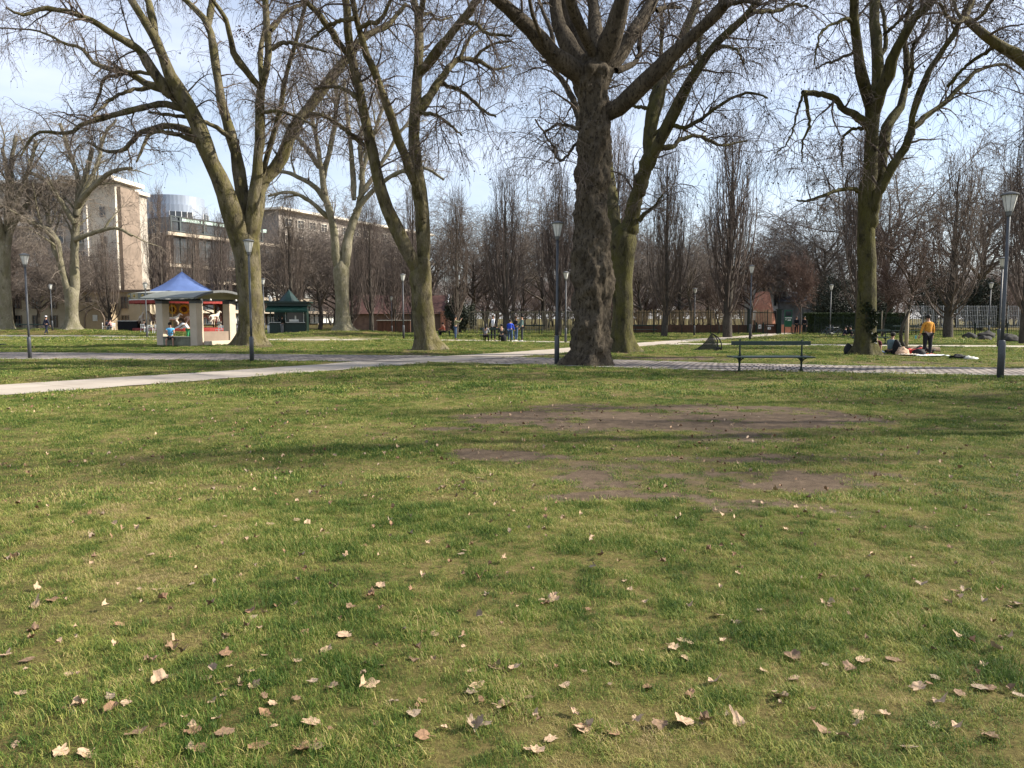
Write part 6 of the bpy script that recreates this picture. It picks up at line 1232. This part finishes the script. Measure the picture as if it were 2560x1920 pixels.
    g=np.random.default_rng(77); n=230; yy=g.uniform(122,185,n); uu=g.uniform(820,2900,n); xx=(uu-1280)/F*yy; pts=np.repeat(np.stack([xx,yy,np.zeros(n)],1),2,0); kk=g.integers(0,3,n)*2; idx=np.stack([kk,kk+1],1).ravel(); rz=np.repeat(g.uniform(0,6.28,n),2); sc=np.repeat(g.uniform(.6,1.05,n),2)
    o=scatter('far_wood',pts,idx,rz,sc,wc,6,jit=0)
    # reddish beech-like shrubs / young trees
    ST=[spreading(204,6.5,.75,mat('twig_red',(.085,.058,.045),.85,.3,3),.55,.3,-.25),spreading(205,6.5,.7,mat('twig_redbrown',(.105,.065,.05),.85,.3,3),.7,.28,-.1)]
    pale=mat('stake_pale',(.40,.33,.24),.85,.2,6,stretch=(3,3,.5))
    for u,vb,vt,k,l in((2265,871,570,0,'young tree with a pale wrapped trunk behind the log'),(2203,844,640,1,'slender young tree with reddish twigs and a thin white stem'),(1998,838,640,1,'reddish young tree standing at the gate'),(1790,838,690,0,'small dark bare tree beside the dim lamp at the paling fence'),(1880,842,640,0,'small crooked bare tree leaning over the gate pier')):
        p=onground(u,vb); h=P(u,vt,p[1])[2]-p[2]; s=h/6.2; r=tree_from('young_tree',ST[k],l,'tree',p,u*1.0,(s*{1998:.5,2203:.6,2265:.8}.get(u,.8),)*2+(s,),'young trees by the railings')
        if u in(2265,2203):
            m=MB(); m.tube([(0,0,-.02),(0,0,1.0),(.01,0,2.1/ s if s<1 else 2.0)],(.12/s if u==2265 else .07/s),10); m.build('trunk_wrap',pale,r,True)
    # evergreens
    for u,vt,Y,w,l in((2335,655,90,5.5,'dark evergreen tree looming behind the lattice screens'),(2080,690,92,5,'dark evergreen shrub mass behind the clipped hedge'),(2180,720,88,4,'dark evergreen bush between the hedge and the ivy patched plane'),(2450,700,93,5,'dark evergreen tree behind the middle lattice screen'),(1150,745,82,3,'dark ivy covered bush behind the photographer')):
        x=XatY(u,Y); h=P(u,vt,Y)[2]; g=np.random.default_rng(int(u)); r=thing('evergreen_tree',l,'tree',(x,Y,0)); n=9000; c=g.normal(0,1,(60,3)); c=nrmz(c)*g.uniform(.4,1,(60,1)); q=c[g.integers(0,60,n)]+g.normal(0,.16,(n,3)); p=q*np.array((w/2,w/2,h/2))+np.array((0,0,h*.52)); p=p[p[:,2]>.2]
        V,Q=leafquads(p,.12,g); link('crown',np_mesh('crown',V,Q,mats=[mat('evergreen_leaf',(.030,.036,.022),.7,.4,1)]),r); m=MB(); m.tube([(0,0,-.1),(0,0,h*.7)],[.18,.05],8); m.build('trunk',BK_DARK,r)
# ------------------------------------------------------------------ light, sky, camera, assembly
def build_world():
    w=bpy.data.worlds.new('World'); SC.world=w; w.use_nodes=True; nt=w.node_tree; N=nt.nodes; L=nt.links; bg=N['Background']
    sky=N.new('ShaderNodeTexSky'); sky.sky_type='NISHITA'; sky.sun_disc=False; sky.sun_elevation=SUN_EL; sky.sun_rotation=SUN_AZ; sky.air_density=1.0; sky.dust_density=SKY_DUST; sky.ozone_density=1.2; sky.altitude=50
    tc=N.new('ShaderNodeTexCoord'); mp=N.new('ShaderNodeMapping'); mp.inputs['Scale'].default_value=(1.0,1.0,3.2); L.new(tc.outputs['Generated'],mp.inputs[0]); nz=N.new('ShaderNodeTexNoise'); nz.inputs['Scale'].default_value=2.6; nz.inputs['Detail'].default_value=7; nz.inputs['Roughness'].default_value=.55; L.new(mp.outputs[0],nz.inputs['Vector'])
    cr=N.new('ShaderNodeValToRGB'); L.new(nz.outputs['Fac'],cr.inputs[0]); cr.color_ramp.elements[0].position=.42; cr.color_ramp.elements[1].position=.75; cr.color_ramp.elements[0].color=(.30,.30,.30,1); cr.color_ramp.elements[1].color=(.75,.75,.75,1)
    mx=N.new('ShaderNodeMix'); mx.data_type='RGBA'; L.new(cr.outputs[0],mx.inputs[0]); L.new(sky.outputs[0],mx.inputs[6]); mx.inputs[7].default_value=(*CLOUD,1)
    L.new(mx.outputs[2],bg.inputs['Color']); bg.inputs['Strength'].default_value=SKY_STR
    s=bpy.data.lights.new('sun','SUN'); s.energy=SUN_STR; s.angle=R(.53); s.color=(1,.93,.82); o=bpy.data.objects.new('sun',s); COL.objects.link(o)
    d=Vector((math.sin(SUN_AZ)*math.cos(SUN_EL),math.cos(SUN_AZ)*math.cos(SUN_EL),math.sin(SUN_EL))); o.rotation_euler=d.to_track_quat('Z','Y').to_euler(); o.location=(30,0,40)
SKY_DUST=1.0; SKY_STR=.10; SUN_STR=5.0; CLOUD=(6.3,6.6,7.6); EXPO=.95
def main():
    import time; t0=time.time()
    def T(s): print('%s %.1fs'%(s,time.time()-t0),flush=True)
    build_people(); build_carousel(); flush_skins(); T('people')
    build_ground(); build_path('concrete_path','conc',path_mat('conc'),.016); build_path('cobbled_path','cob',path_mat('cob'),.010,.22); build_path('gravel_path','cross',path_mat('gravel'),.012); build_path('worn_path','worn',MATS.get('x') or path_mat('worn'),.008); T('ground')
    build_lamps(); build_benches(); build_small(); build_pavilion(); build_kiosk(); build_buildings(); T('objects')
    t5=build_planes(); ivy_on(t5,None)
    for x,y,rz,sc,l in((28,12,2.0,1.0,'plane tree out of view shading the lawn, nearer one'),(32,19.5,.6,1.05,'plane tree out of view shading the lawn, further one')): copy_thing(t5,(x,y,0),rz,sc,l,'plane trees out of view')
    T('planes'); build_backdrop(); T('backdrop')
    build_leaves(); build_grass(); T('grass')
    build_world()
    cd=bpy.data.cameras.new('camera'); co=bpy.data.objects.new('camera',cd); COL.objects.link(co); cd.sensor_width=36; cd.lens=F/2560*36; cd.clip_start=.1; cd.clip_end=4000; co.location=(0,0,CAMH); co.rotation_euler=(PI/2-PITCH,0,0); SC.camera=co
    v=SC.view_settings; v.view_transform='Standard'; v.look='None'; v.exposure=EXPO; v.gamma=1; v.use_curve_mapping=False
    SC.cycles.max_bounces=6; SC.cycles.transparent_max_bounces=12
main()
